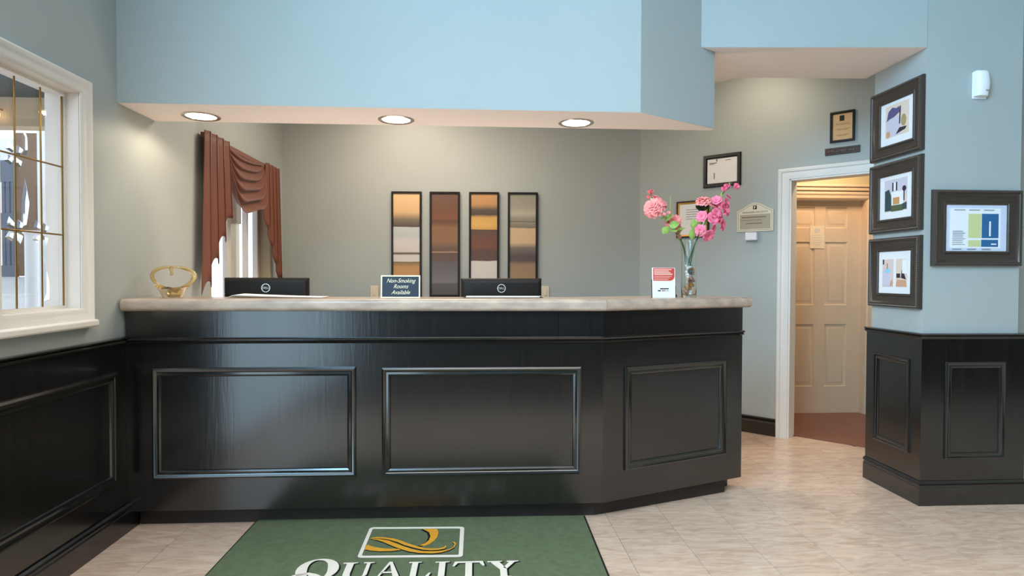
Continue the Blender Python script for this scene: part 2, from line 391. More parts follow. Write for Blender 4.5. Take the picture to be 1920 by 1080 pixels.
# hall behind the doorway
HY = 5.53
mb = MB().box(1.86, 2.81, HY, HY+.12, 0, 2.6).box(3.585, 5.2, HY, HY+.12, 0, 2.6).box(2.81, 3.585, HY, HY+.12, 1.978, 2.6)
struct(mb.build('wall_hall', M['cream_wall'], smooth=0), 'cream wall at the far side of the hall')
struct(MB().prism([(1.9, 5.6), A(4.2, -.14), (5.2, 2.4), (5.2, 5.6)], 2.6, 2.7).build('ceiling_3', M['soffit'], smooth=0))
struct(B(5.2, 5.3, 2.2, 5.7, 0, 3.2).build('wall_hall_end', M['cream_wall'], smooth=0))
# back room ceiling
struct(MB().prism([(-1.95, 3.55), (1.40, 3.55), (2.6, 3.93), (3.4, 3.93), (1.6, 5.8), (-1.95, 5.8)], 2.9, 3.0).build('ceiling_2', M['soffit'], smooth=0), 'white ceiling over the reception area')
# dropped soffit over the counter
so = struct(MB().prism([(XW, 3.15), (.838, 3.15), (1.345, 3.469), (1.345, 3.51), (XW, 3.51)], 2.105, CEIL).build('wall_front', M['wall'], smooth=0), 'dropped blue grey bulkhead over the reception counter')
def can_hole_plate():
    return MB().prism([(XW+.001, 3.152), (.838, 3.152), (1.343, 3.470), (1.343, 3.508), (XW+.001, 3.508)], 2.1035, 2.1052)
can_hole_plate().build('soffit_underside', M['soffit'], so, smooth=0)
# header and column
hd = struct(MB().prism([(1.20, 3.408), (2.482, 3.322), (2.482, 3.87), (1.35, 3.92), (1.35, 3.47)], 2.537, CEIL).build('wall_header', M['wall'], smooth=0), 'blue painted header above the passage')
MB().prism([(1.245, 3.408), (2.484, 3.324), (2.484, 3.868), (1.35, 3.918), (1.35, 3.47)], 2.5355, 2.538).build('header_underside', M['soffit'], hd, smooth=0)
colm = struct(B(2.485, 3.04, 3.325, 3.775, 0, CEIL).build('column', M['wall'], smooth=0), 'square blue column clad in dark wainscot at its foot')
# lobby shell
struct(B(-1.7, 6.58, -4.995, -4.975, 0, .955).build('trim_7', M['lacquer_v'], smooth=0), 'unseen dark wainscot added on the entrance wall to darken reflections')  # added so the upper counter front mirrors something dark
struct(B(6.575, 6.595, -4.97, 8.8, 0, .955).build('trim_8', M['lacquer_v'], smooth=0), 'dark wainscot added on the far right wall to darken reflections')  # added for dark reflections in the angled counter end and column
struct(B(-2, 7, -5, 4.0, CEIL, CEIL+.1).build('ceiling', M['soffit'], smooth=0))
struct(B(-2, 7, -5.1, -5, 0, CEIL).build('wall_entrance', M['wall'], smooth=0))
struct(B(6.6, 6.7, -5, 9, 0, CEIL).build('wall_far_right', M['tan_wall'], smooth=0))
struct(B(5.3, 6.7, 8.9, 9, 0, CEIL).build('wall_far', M['tan_wall'], smooth=0), 'tan far wall beyond the column')

# ------------------------------------------------------------ mouldings
RAIL = [(0, .936), (.008, .936), (.012, .941), (.020, .943), (.022, .950), (.016, .954), (.026, .958), (.028, .964), (.020, .967), (0, .967)]
BASE = [(0, 0), (.018, 0), (.018, .098), (.012, .104), (.012, .112), (.020, .118), (.018, .128), (.008, .136), (0, .136)]
PANEL = [(0, 0), (.002, .012), (.010, .017), (.018, .014), (.024, .008), (.034, .011), (.042, .007), (.045, 0)]
def panel_moulding(parent, x0, z0, w, h, y=0, name='panel_moulding', k=1):
    return MB().frame(w, h, [(a*k, b*k) for a, b in PANEL], x0, z0, y).build(name, M['lacquer'], parent)
# left wall wainscot
XP = XW+.013
t1 = struct(thing('trim_1', None, None, (XP, 0, 0), PI/2), 'dark glossy wainscot along the left wall')
B(-2.2+0, 3.18, 0, .0125, .10, .945).build('wainscot_panel', M['lacquer_v'], t1, smooth=0)
# the wainscot stops at the entrance doors
t1.children[0].data = B(1.98, 3.18, 0, .0125, .10, .945).mesh('wainscot_panel', [M['lacquer_v']], 0)
MB().sweep([(1.98, 0), (3.178, 0)], RAIL).build('chair_rail', M['lacquer'], t1)
panel_moulding(t1, 2.08, .262, 3.09-2.08, .807-.262, k=1.15)
bl = struct(MB().sweep([(XP, 1.98), (XP, 3.262)], BASE).build('baseboard_left', M['lacquer']), 'dark moulded baseboard on the left wall')
# door wall baseboard
p0, p1 = A(2.2, .002), A(3.374, .002)
struct(MB().sweep([p0, p1], [(o*.9, z*1.03) for o, z in BASE]).build('baseboard_right', M['lacquer']), 'dark baseboard left of the doorway')
# column cladding
t2 = struct(thing('trim_2', None, None), 'dark panelled wainscot around the foot of the column')
cx0, cx1, cy0, cy1 = 2.470, 3.078, 3.311, 3.80
CP = [(cx0, cy1), (cx0, cy0), (cx1, cy0), (cx1, cy1)]
mb = MB().sweep(CP, [(-.0135, .0), (0, .0), (0, .94), (-.0135, .94)]); mb.build('wainscot_panel', M['lacquer_v'], t2, smooth=0)
MB().sweep(CP, [(-.032, .934)]+[(o*.7, z-.009) for o, z in RAIL[1:-1]]+[(-.032, .958)]).build('cap_rail', M['lacquer'], t2)
MB().sweep(CP, [(-.0, 0)]+[(o*.75, z) for o, z in BASE[1:]]).build('base_moulding', M['lacquer'], t2)
e = thing('t', None, None); e.rotation_euler.z = -PI/2
def child_panel(parent, x0, z0, w, h, loc, rz, k=1):
    o = panel_moulding(parent, x0, z0, w, h, k=k); o.location = loc; o.rotation_euler.z = rz; return o
D.objects.remove(e)
child_panel(t2, -3.713, .268, 3.713-3.397, .804-.268, (cx0, 0, 0), -PI/2, .8)
child_panel(t2, 2.607, .258, 2.955-2.607, .800-.258, (0, cy0, 0), 0, .8)

# ------------------------------------------------------------ reception counter
ct = thing('reception_counter', 'black brown lacquered reception counter with moulded panels', 'counter', (-.4, 3.4, 0))
L = (-.4, 3.4)
def lp(pts): return [(x-L[0], y-L[1]) for x, y in pts]
CF = lp([(-1.7225, 3.18), (.660, 3.18), (1.557, 3.553)])
MB().sweep(CF, [(-.02, .095), (0, .095), (0, .935), (-.02, .935)]).build('front_panel', M['lacquer_v'], ct, smooth=0)
for fp in ([(-1.7225, 3.18), (.4250, 3.18)], [(.4265, 3.18), (.660, 3.18), (1.557, 3.553)]):
    MB().sweep(lp(fp), [(-.02, .935), (-.001, .935), (-.001, 1.0905), (-.02, 1.0905)]).build('frieze_board', M['lacquer_v'], ct, smooth=0)
MB().sweep(CF, [(-.004, .929), (.006, .929), (.012, .932), (.018, .936), (.012, .940), (.010, .944), (.020, .948), (.022, .954), (.014, .959), (-.004, .959)]).build('rail_moulding', M['lacquer'], ct)
MB().sweep(lp([(-1.70, 3.262), (.632, 3.262), (1.468, 3.575)]), [(-.02, 0), (0, 0), (0, .097), (-.02, .097)]).build('toe_kick', M['toe'], ct, smooth=0)
MB().prism(lp([(1.557, 3.553), (1.55, 3.70), (1.53, 3.70), (1.537, 3.553)]), .097, 1.0905).build('end_panel', M['lacquer_v'], ct, smooth=0)
MB().prism(lp([(-1.70, 3.465), (.50, 3.465), (1.53, 3.685), (1.53, 3.70), (.50, 3.485), (-1.70, 3.485)]), .0, 1.0905).build('back_panel', M['lacquer'], ct, smooth=0)
for x0, x1, z0, z1 in ((-1.595, -.600, .256, .810), (-.472, .546, .249, .806)):
    o = panel_moulding(ct, x0-L[0], z0, x1-x0, z1-z0, y=3.18-L[1]); o.data.materials[0] = M['lacquer']
cd = math.atan2(.373, .897)
o = panel_moulding(ct, .134, .246, .842-.134, .794-.246); o.location = (.660-L[0], 3.18-L[1], 0); o.rotation_euler.z = cd
# screw heads and chips under the top
# countertop
tp = thing('countertop', 'mottled beige laminate worktop with rounded edge on the dark counter', 'countertop', (-.4, 3.3, 1.0915))
def slab(poly, fronts, name):
    bm = bmesh.new()
    vs0 = [bm.verts.new((x+.4, y-3.3, 0)) for x, y in poly]; f = bm.faces.new(vs0)
    r = bmesh.ops.extrude_face_region(bm, geom=[f]); bmesh.ops.translate(bm, verts=[g for g in r['geom'] if isinstance(g, bmesh.types.BMVert)], vec=(0, 0, .0605))
    bm.edges.ensure_lookup_table(); sel = []
    F = [(Vector((poly[a][0]+.4, poly[a][1]-3.3)), Vector((poly[b][0]+.4, poly[b][1]-3.3))) for a, b in fronts]
    for ed in bm.edges:
        p, q = ed.verts[0].co, ed.verts[1].co
        if abs(p.z-q.z) < 1e-6:
            for a, b in F:
                if min((p.xy-a).length+(q.xy-b).length, (p.xy-b).length+(q.xy-a).length) < 1e-4: sel.append(ed)
    bmesh.ops.bevel(bm, geom=sel, offset=.021, segments=5, profile=.5, affect='EDGES')
    bmesh.ops.recalc_face_normals(bm, faces=bm.faces)
    me = D.meshes.new(name); bm.to_mesh(me); bm.free(); me.materials.append(M['counter'])
    for p in me.polygons: p.use_smooth = True
    me.set_sharp_from_angle(angle=R(40))
    o = D.objects.new(name, me); COL.objects.link(o); o.parent = tp; return o
slab([(-1.724, 3.135), (.6665, 3.135), (.52, 3.49), (-1.724, 3.49)], [(0, 1)], 'slab')
slab([(.6685, 3.135), (1.603, 3.523), (1.575, 3.60), (1.56, 3.72), (1.0, 3.70), (.522, 3.49)], [(0, 1), (1, 2), (2, 3)], 'slab')
# lower desk behind the counter (its monitors stand on it)
dk = thing('work_desk', 'work surface behind the reception counter holding both monitors', 'desk', (-.4, 3.95, 0))
B(-1.25, .85, -.42, .30, .70, .74).build('desktop', M['counter'], dk, bevel=.004)
for x in (-1.2, -.2, .8): B(x-.02, x+.02, -.3, .28, 0, .70).build('side_panel', M['lacquer_v'], dk, smooth=0)

# ------------------------------------------------------------ recessed lights
for i, (x, y) in enumerate(DOWN):
    t = thing('recessed_light', ['round lit downlight in the soffit nearest the left wall', 'middle round downlight, lit, in the white soffit', 'round lit downlight in the soffit nearest the passage'][i], 'ceiling light', (x, y, 2.1035), 0, 'downlights in the soffit')
    MB().lathe([(.076, 0), (.094, 0), (.096, -.003), (.090, -.006), (.078, -.004), (.074, 0)], 32).build('trim_ring', M['chrome'], t)
    MB().lathe([(.0, .0), (.074, .0), (.074, -.0015), (.0, -.002)], 32).build('lamp_lens', M['bulb'], t)

# ------------------------------------------------------------ leaded window in the left wall
w1 = struct(thing('window_1', None, None, (XW, 2.38, 0), PI/2), 'small leaded window in a white moulded casing')
CAS = [(0, 0), (.001, .020), (.010, .027), (.020, .024), (.030, .016), (.046, .014), (.058, .010), (.064, .004), (.064, 0)]
x0, z0, ww, hh = -.055, 1.058, .595, 1.072
MB().frame(ww, hh, CAS, x0, z0).build('casing', M['white_paint'], w1)
MB().frame(ww-.106, hh-.106, [(0, .0), (.011, -.002), (.011, -.055), (.024, -.055), (.024, -.08)], x0+.053, z0+.053).build('sash', M['white_paint'], w1)
MB().box(x0-.004, x0+ww+.004, -.042, 0, z0-.022, z0+.012).build('sill', M['white_paint'], w1, bevel=.010, segs=3)
MB().box(.484, .4955, .0805, .15, 1.105, 2.08).box(.0045, .016, .0805, .15, 1.105, 2.08).box(.0045, .4955, .0805, .15, 1.105, 1.118).box(.0045, .4955, .0805, .15, 2.067, 2.08).build('outer_jamb', M['white_paint'], w1, smooth=0)
gx0, gx1, gz0, gz1 = .018, .467, 1.135, 2.045
B(gx0, gx1, .066, .070, gz0, gz1).build('glass', M['pane'], w1, smooth=0)
ym = .066
for x in (.180-.146*1, .180, .326, .459):
    MB().box(x-.0035, x+.0035, ym-.006, ym, gz0, gz1).build('came', M['brass'], w1, bevel=.002)
for z in (1.443, 1.738):
    MB().box(gx0, gx1, ym-.0065, ym, z-.0035, z+.0035).build('came', M['brass'], w1, bevel=.002)
def bevel_piece(poly):
    n = len(poly); cx = sum(p[0] for p in poly)/n; cz = sum(p[1] for p in poly)/n
    vs = [(x, ym+.001, z) for x, z in poly]+[(cx+(x-cx)*.55, ym-.007, cz+(z-cz)*.55) for x, z in poly]
    return MB().add(vs, [(i, (i+1) % n, n+(i+1) % n, n+i) for i in range(n)]+[list(range(n, 2*n))]).build('bevelled_piece', M['bevel_glass'], w1, smooth=0)
for cx, cz in ((.180, 1.738), (.180, 1.443), (.326, 1.443)):
    for q in range(4):
        a = q*PI/2; c, s_ = math.cos(a), math.sin(a)
        pl = [(.006, .006), (.030, .004), (.052, .030), (.016, .044)]
        bevel_piece([(cx+x*c-z*s_, cz+x*s_+z*c) for x, z in pl])
bevel_piece([(.215, 1.46), (.245, 1.47), (.262, 1.56), (.238, 1.66), (.222, 1.58)])
bevel_piece([(.340, 1.16), (.372, 1.165), (.366, 1.26), (.342, 1.33)])
bevel_piece([(.225, 1.745), (.250, 1.75), (.248, 1.835), (.228, 1.84)])

# ------------------------------------------------------------ outside, seen through the windows
po = struct(B(-14, XW-.2, 1.0, 14, -.1, -.005).build('ground', M['concrete'], smooth=0), 'pale paving outside the windows')
struct(B(-8, XW-.2, 1.2, 6.6, 3.0, 3.15).build('ceiling_4', M['porch_dark'], smooth=0), 'dark porch ceiling outside the leaded window')
struct(B(-8, -3.2, 6.4, 6.6, 2.72, 3.0).build('trim_3', M['porch_tan'], smooth=0), 'tan beam under the porch ceiling')
FW = 8.0
struct(MB().box(-5.62, -5.21, FW, FW+.1, 1.25, 3.0).box(-5.40, -5.20, FW-.02, FW, 1.0, 2.9).build('wall_porch', M['porch_brown'], smooth=0), 'taupe wall beyond the leaded window')
struct(MB().box(-7.5, -5.0, FW+.12, FW+.2, 0, 1.24).box(-7.5, -5.60, FW+.12, FW+.2, 2.66, 2.95).build('wall_low', M['snow_white'], smooth=0), 'white low wall across the porch')
gd = struct(thing('window_3', None, None, (-5.9, FW-.02, 1.24)), 'slate blue glazed panel seen through the leaded window')
MB().box(-.3, .29, 0, .05, 0, .14).box(-.3, .29, 0, .05, .60, .78).box(-.3, .29, 0, .05, 1.16, 1.42).build('rail', M['slate_door'], gd, smooth=0)
for x in (-.30, -.17, -.04, .05, .125, .18, .235): B(x, x+.035, .005, .045, 0, 1.42).build('stile', M['slate_door'], gd, smooth=0)
tag(B(-5.20, -5.09, FW-.25, FW-.14, 0, 3.0).build('porch_post', M['snow_white'], smooth=0, bevel=.01), 'white post at the right of the leaded window view', 'post')
tag(MB().lathe([(.0, 0), (.09, .0), (.09, .06), (.07, .08), (.07, 1.95), (.09, 1.97), (.09, 2.0), (0, 2.0)], 16).build('porch_column', M['snow_white']), 'short white column amid the leaded window view', 'column').location = (-5.165, 7.6, -.22)
for i, x in enumerate((-5.0, -4.70)):
    t = thing('porch_lamp', ['lit lamp on the tan porch beam, left one', 'lit lamp on the tan porch beam, right one'][i], 'lamp', (x+.09, 6.40, 2.78), 0, 'porch lamps')
    MB().lathe([(.0, .0), (.018, .005), (.026, .03), (.022, .06), (0, .07)], 12, (0, -.07, 0)).build('shade', M['lantern'], t)
    MB().tube([(0, 0, .09), (0, -.05, .10), (0, -.07, .07)], .006, 6).build('bracket', M['brass'], t)
# neighbours beyond the curtained window
tag(MB().box(-3.47, -3.36, 9, 9.12, 0, 2.0).build('porch_post', M['porch_tan'], smooth=0), 'tan post outside the curtained window', 'post')
struct(B(-3.5, -3.34, 8.98, 9.14, 2.0, 3.4).build('trim_4', M['porch_brown'], smooth=0), 'brown post head outside the curtained window')
# plant in front of that window
sh = thing('pale_shrub', 'pale bluish shrub low outside the curtained window', 'shrub', (-2.45, 5.3, 0))
mb = MB()
for k in range(26):
    a = random.uniform(0, 2*PI); r = random.uniform(.02, .2); z = random.uniform(.75, 1.42-r)
    mb.ball((r*math.cos(a), r*math.sin(a), z), random.uniform(.04, .08), 7, 5)
mb.build('foliage', mat('pale_blue_foliage', (188, 200, 226), .8), sh)  # one pale bluish colour for all the foliage
MB().tube([(0, 0, 0), (0, 0, 1.3)], [.03, .015], 7).build('stem', M['porch_brown'], sh)

# ------------------------------------------------------------ curtained window
w2 = struct(thing('window_2', None, None, (XW, 4.2, 0), PI/2), 'white window behind the rust valance')
MB().box(0, 1.22, .0, .09, .95, .975).box(0, .02, 0, .09, .95, 2.08).box(1.20, 1.22, 0, .09, .95, 2.08).build('jamb', M['tan_wall'], w2, smooth=0)
MB().frame(1.18, 1.11, [(0, 0), (0, .04), (.045, .04), (.045, 0)], .02, .97, .13).build('sash', M['white_paint'], w2, smooth=0)
for x, wd in ((.53, .06), (.92, .028)): B(x, x+wd, .09, .13, 1.0, 2.06).build('mullion', M['white_paint'], w2, bevel=.004)
for a, b in ((.065, .53), (.59, .92), (.948, 1.155)): B(a, b, .112, .116, 1.0, 2.05).build('pane', M['pane'], w2, smooth=0)
cv = thing('valance', 'rust brown swag valance with pleated side tails on the left wall window', 'curtain', (XW-.05, 4.003, -.047), PI/2)
cv.scale = (1.037, 1, 1.037)
# local x: along the wall (to the right), local y: into the wall, z up
B(.03, 1.36, -.090, -.066, 2.105, 2.135).build('mounting_board', M['fabric'], cv, smooth=0)
def swag(u, v):
    p = 2.0+3.4*v; dip = max(0, 1-abs(2*u-1)**p)
    x = .33+.79*u-.03*math.sin(PI*u)*v; t = .05+.95*v
    z = 2.14-.022*v-(.385*t+.030*math.sin(PI*2*u)*t)*dip
    fold = .5+.5*math.sin(2*PI*5.5*v**.85-1.2)
    y = -.072-.035*dip*v-.048*fold*dip**.4*(.45+.55*v)
    z -= .018*fold*dip*(1-v*.5)
    return (x, y, z)
MB().grid(swag, 30, 88).build('swag', M['fabric'], cv, solid=.003, smooth=60)
def jabot(x0, x1, top, l0, l1, pleats, flip):
    # l0: length at the outer side, l1: at the inner side
    def f(u, v):
        uu = u if not flip else 1-u
        ph = u*pleats; k = math.floor(ph); fr = ph-k; zig = (fr if k % 2 == 0 else 1-fr)
        x = x0+(x1-x0)*u+(.018*(fr-.5) if k % 2 else 0)*(1 if not flip else -1)
        step = uu+.10*math.sin(uu*pleats*PI)
        ln = l0+(l1-l0)*min(1, max(0, step))
        y = -.090-.042*zig*(.5+.5*v)-.010
        return (x+(-.055*v*(1-uu) if not flip else .05*v*uu*0), y, top-ln*v)
    return f
MB().grid(jabot(.005, .345, 2.142, 1.00, .50, 7, False), 56, 14).build('side_tail', M['fabric'], cv, solid=.003, smooth=60)
MB().grid(jabot(1.10, 1.385, 2.142, .42, .90, 7, False), 56, 14).build('side_tail', M['fabric'], cv, solid=.003, smooth=60)

# ------------------------------------------------------------ hall door and doorway casing
d1 = struct(thing('door_1', None, None, (2.81, 5.6, 0)), 'six panel cream door at the back of the hall')
DW, DH = .775, 1.972
PX = ((.105, .325), (.415-.0, .635))
PZ = ((1.715, 1.917), (1.004, 1.597), (.249, .836))
mb = MB()
xs = [0, PX[0][0], PX[0][1], PX[1][0], PX[1][1], DW]; zs = [.006, PZ[2][0], PZ[2][1], PZ[1][0], PZ[1][1], PZ[0][0], PZ[0][1], DH]
for i in range(5):
    for j in range(7):
        hole = i in (1, 3) and j in (1, 3, 5)
        mb.box(xs[i], xs[i+1], .012 if hole else 0, .036, zs[j], zs[j+1])
mb.build('slab', M['door_paint'], d1, smooth=0)
for (a, b) in PX:
    for (c, d) in PZ:
        MB().frame(b-a, d-c, [(0, 0), (.004, .001), (.010, -.008), (.018, -.010), (.045, .000), (.048, .001)], a, c, 0).polyY([(a+.047, c+.047), (b-.047, c+.047), (b-.047, d-.047), (a+.047, d-.047)], -.001, .01).build('raised_panel', M['door_paint'], d1)
# casing round the hall door
tr = struct(thing('trim_5', None, None, (2.81, HY, 0)), 'moulded cream casing around the hall door')
HC = [(0, 0), (.0, .022), (.012, .026), (.022, .022), (.03, .014), (.05, .013), (.06, .008), (.066, 0)]
def casing3(w, h, prof, bw):     # three sided casing, opening w x h, mitred at the head
    vs = []; fs = []; m = len(prof)
    for ins, pr in prof:
        e = bw-ins; vs += [(-e, -pr, 0), (-e, -pr, h+e), (w+e, -pr, h+e), (w+e, -pr, 0)]
    for i in range(m-1):
        for k in range(3): fs.append((i*4+k, i*4+k+1, (i+1)*4+k+1, (i+1)*4+k))
    return MB().add(vs, fs)
casing3(.775, 1.978, HC, .066).build('casing', M['door_paint'], tr)
MB().box(-.076, .851, -.03, 0, 2.052, 2.082).box(-.085, .86, -.038, 0, 2.085, 2.112).build('head_moulding', M['door_paint'], tr, bevel=.008, segs=3)
MB().box(-.0, .012, 0, .07, 0, 1.978).box(.763, .775, 0, .07, 0, 1.978).box(0, .775, 0, .07, 1.974, 1.978).build('jamb', M['door_paint'], tr, smooth=0)
# doorway casing on the angled wall
x, y = A(3.459, .001)
tr = struct(thing('trim_6', None, None, (x, y, 0), -PI/4), 'white moulded casing around the open doorway')
DC = [(0, 0), (.0, .020), (.010, .026), (.024, .022), (.030, .014), (.050, .015), (.060, .012), (.070, .009), (.080, .006), (.082, 0)]
casing3(.813, 2.03, DC, .082).build('casing', M['white_paint'], tr)
MB().box(0, .012, 0, .131, 0, 2.03).box(.801, .813, 0, .131, 0, 2.03).box(0, .813, 0, .131, 2.018, 2.03).build('jamb', M['white_paint'], tr, smooth=0)
# hall floor
hf = struct(MB().prism([A(3.474, -.1145), A(4.255, -.1145), A(4.255, -.135), (4.95, 2.55), (5.15, 5.60), (1.95, 5.60), A(3.474, -.135)], -.004, .0015).build('floor_2', M['plank'], smooth=0), 'red brown wood floor of the hall')
def clip(poly, n, d):          # keep the side where p.n <= d
    out = []
    for i in range(len(poly)):
        p, q = poly[i], poly[(i+1) % len(poly)]; a = p[0]*n[0]+p[1]*n[1]-d; b = q[0]*n[0]+q[1]*n[1]-d
        if a <= 0: out.append(p)
        if a*b < 0: t_ = a/(a-b); out.append((p[0]+(q[0]-p[0])*t_, p[1]+(q[1]-p[1])*t_))
    return out
HP = [A(3.474, -.1145), A(4.255, -.1145), A(4.255, -.135), (4.95, 2.55), (5.15, 5.60), (1.95, 5.60), A(3.474, -.135)]
for k in range(26):
    d0 = 7.19*SQ+.1145+.085*k
    q = clip(clip(HP, (SQ, SQ), d0+.0835), (-SQ, -SQ), -d0)
    if len(q) > 2: MB().prism(q, .0015, .006).build('plank', M['plank'], hf, smooth=0)
# taped notice
pn = thing('notice', 'pale paper notice taped to the six panel door', 'notice', (3.148, 5.597, 1.533))
MB().box(-.068, .068, -.002, -.0005, 0, .208).build('sheet', mat('manila_paper', (226, 202, 172), .7), pn, smooth=0)
mb = MB()
for k, wd in enumerate((.03, .045, .04, .05, .035)): mb.box(-wd, wd, -.0026, -.002, .03+.022*k, .037+.022*k)
mb.polyY([(.034*math.cos(a*PI/8)*.9, .165+.022*math.sin(a*PI/8)) for a in range(16)], -.0026, -.002)
mb.build('print', mat('faint_grey_print', (200, 190, 178), .7), pn, smooth=0)['kind'] = 'stuff'

# ------------------------------------------------------------ abstract wall panels
def bands(name, stops, blot=.02):
    k = NT(name); tc = k.n('ShaderNodeTexCoord'); sx = k.n('ShaderNodeSeparateXYZ'); k.l(tc.outputs['Object'], sx.inputs[0])
    nz = k.n('ShaderNodeTexNoise'); nz.inputs['Scale'].default_value = 1; nz.inputs['Detail'].default_value = 4
    mp = k.n('ShaderNodeMapping'); mp.inputs['Scale'].default_value = (6, 6, 14); k.l(tc.outputs['Object'], mp.inputs[0]); k.l(mp.outputs[0], nz.inputs['Vector'])
    ma = k.n('ShaderNodeMath', operation='MULTIPLY_ADD'); k.l(nz.outputs[0], ma.inputs[0]); ma.inputs[1].default_value = blot; k.l(sx.outputs[2], ma.inputs[2])
    mr = k.n('ShaderNodeMapRange'); k.l(ma.outputs[0], mr.inputs[0]); mr.inputs[1].default_value = blot*.5; mr.inputs[2].default_value = .91+blot*.5
    rp = k.n('ShaderNodeValToRGB'); k.l(mr.outputs[0], rp.inputs[0]); els = rp.color_ramp.elements
    els[0].position = stops[0][0]; els[0].color = lin(stops[0][1]); els[1].position = stops[-1][0]; els[1].color = lin(stops[-1][1])
    for p, c in stops[1:-1]: e = els.new(p); e.color = lin(c)
    k.l(rp.outputs[0], k.b.inputs['Base Color']); k.b.inputs['Roughness'].default_value = .4; return k.m
# positions run from the bottom (0) to the top (1)
def st(*rows):    # rows from the top in fractions -> hard/soft stops
    out = []
    for f, c in rows: out.append((round(1-f, 4), c))
    return sorted(out)
BW = [
 st((0, (226, 190, 142)), (.18, (214, 176, 128)), (.25, (128, 112, 94)), (.325, (84, 70, 60)), (.328, (190, 194, 190)), (.42, (184, 190, 190)), (.47, (206, 198, 194)), (.575, (204, 194, 188)), (.585, (92, 80, 66)), (.60, (120, 106, 88)), (.605, (206, 198, 192)), (.67, (208, 200, 196)), (.675, (128, 104, 74)), (.73, (190, 142, 88)), (.85, (196, 148, 96)), (1, (150, 110, 70))),
 st((0, (104, 78, 64)), (.16, (110, 72, 50)), (.24, (124, 78, 52)), (.27, (96, 66, 50)), (.33, (134, 98, 68)), (.47, (138, 102, 74)), (.54, (104, 82, 66)), (.57, (106, 82, 64)), (.575, (196, 168, 132)), (.583, (96, 74, 60)), (.66, (100, 78, 70)), (.67, (96, 88, 86)), (.80, (110, 104, 104)), (.88, (122, 116, 116)), (.89, (94, 88, 86)), (1, (88, 82, 80))),
 st((0, (196, 148, 98)), (.10, (184, 138, 92)), (.15, (92, 80, 70)), (.20, (78, 68, 62)), (.23, (206, 162, 92)), (.30, (214, 170, 96)), (.345, (204, 156, 86)), (.35, (92, 72, 62)), (.45, (112, 72, 58)), (.53, (116, 74, 58)), (.56, (92, 66, 58)), (.66, (96, 72, 64)), (.665, (208, 202, 194)), (.85, (210, 204, 198)), (1, (190, 184, 178))),
 st((0, (150, 146, 130)), (.12, (158, 152, 136)), (.19, (182, 174, 156)), (.23, (150, 146, 130)), (.263, (140, 136, 120)), (.267, (84, 78, 66)), (.275, (150, 142, 124)), (.325, (122, 116, 98)), (.335, (206, 178, 142)), (.48, (206, 176, 138)), (.53, (122, 108, 100)), (.62, (86, 74, 72)), (.66, (92, 78, 74)), (.70, (152, 124, 96)), (.85, (158, 130, 100)), (1, (120, 98, 76)))]
lab = ['tall abstract panel with tan top and pale grey middle band', 'tall abstract panel, darkest brown all over', 'tall abstract panel with orange top and white lower band', 'tall abstract panel with grey green top and tan middle']
bt = -R(1.27)
for i, xc in enumerate((-.6225, -.2775, .078, .430)):
    yb = 5.75-.0222*(xc+1.736)
    t = thing('abstract_panel', lab[i], 'wall art', (xc, yb-.004, 1.08), bt, 'abstract panels on the back wall')
    MB().frame(.272, .95, [(0, 0), (0, .03), (.003, .033), (.016, .033), (.018, .022), (.018, 0)], -.136, 0).build('frame', M['black_frame'], t, smooth=0)
    c = B(-.119, .119, -.020, -.002, 0, .914).build('canvas', bands('abstract_bands', BW[i], .018 if i != 0 else .012), t, smooth=0); c.location.z = .018

# outlet plates on the back wall
for i, xc in enumerate((-.915, .640)):
    t = thing('wall_plate', ['ivory switch plate low on the back wall, left of the abstract panels', 'ivory switch plate low on the back wall, right of the abstract panels'][i], 'switch plate', (xc, 5.75-.0222*(xc+1.736)-.003, 1.062), bt, 'switch plates on the back wall')
    B(-.036, .036, -.007, 0, 0, .116).build('plate', M['ivory_plastic'], t, bevel=.003)
    B(-.014, .014, -.011, -.007, .028, .088).build('switch', M['ivory_plastic'], t, bevel=.002)

# ------------------------------------------------------------ picture frames
FP = [(0, 0), (0, .016), (.004, .026), (.012, .030), (.020, .028), (.026, .020), (.040, .015), (.056, .012), (.066, .012), (.069, .017), (.076, .018), (.082, .013), (.083, .004)]
def beads(w, h, ins, y, r, step, parent, m):
    mb = MB(); pts = []
    nx = int((w-2*ins)/step); nz = int((h-2*ins)/step)
    for k in range(nx): pts += [(ins+(k+.5)*(w-2*ins)/nx, ins), (ins+(k+.5)*(w-2*ins)/nx, h-ins)]
    for k in range(nz): pts += [(ins, ins+(k+.5)*(h-2*ins)/nz), (w-ins, ins+(k+.5)*(h-2*ins)/nz)]
    for x, z in pts: mb.ball((x, y, z), r, 5, 4)
    return mb.build('beading', m, parent)
def wide_frame(label, loc, rz, w, h, group):
    t = thing('picture_frame', label, 'picture', loc, rz, group)
    MB().frame(w, h, FP).build('frame', M['frame'], t)
    beads(w, h, .012, -.030, .0035, .0095, t, M['bead'])
    B(.08, w-.08, -.008, -.0005, .08, h-.08).build('matboard', M['matboard'], t, smooth=0)
    return t
def art(t, name, pieces):
    ms = []; mb = MB()
    for i, (m, poly) in enumerate(pieces):
        if m not in ms: ms.append(m)
        mb.cur = ms.index(m); y = -.0085-.0003*i
        mb.polyY(poly, y, -.008)
    return mb.build(name, ms, t, smooth=0)
def rc(x0, z0, x1, z1): return [(x0, z0), (x1, z0), (x1, z1), (x0, z1)]
def ell(cx, cz, a, b, n=14): return [(cx+a*math.cos(2*PI*k/n), cz+b*math.sin(2*PI*k/n)) for k in range(n)]
def pm_(n, c): return mat(n, c, .5)
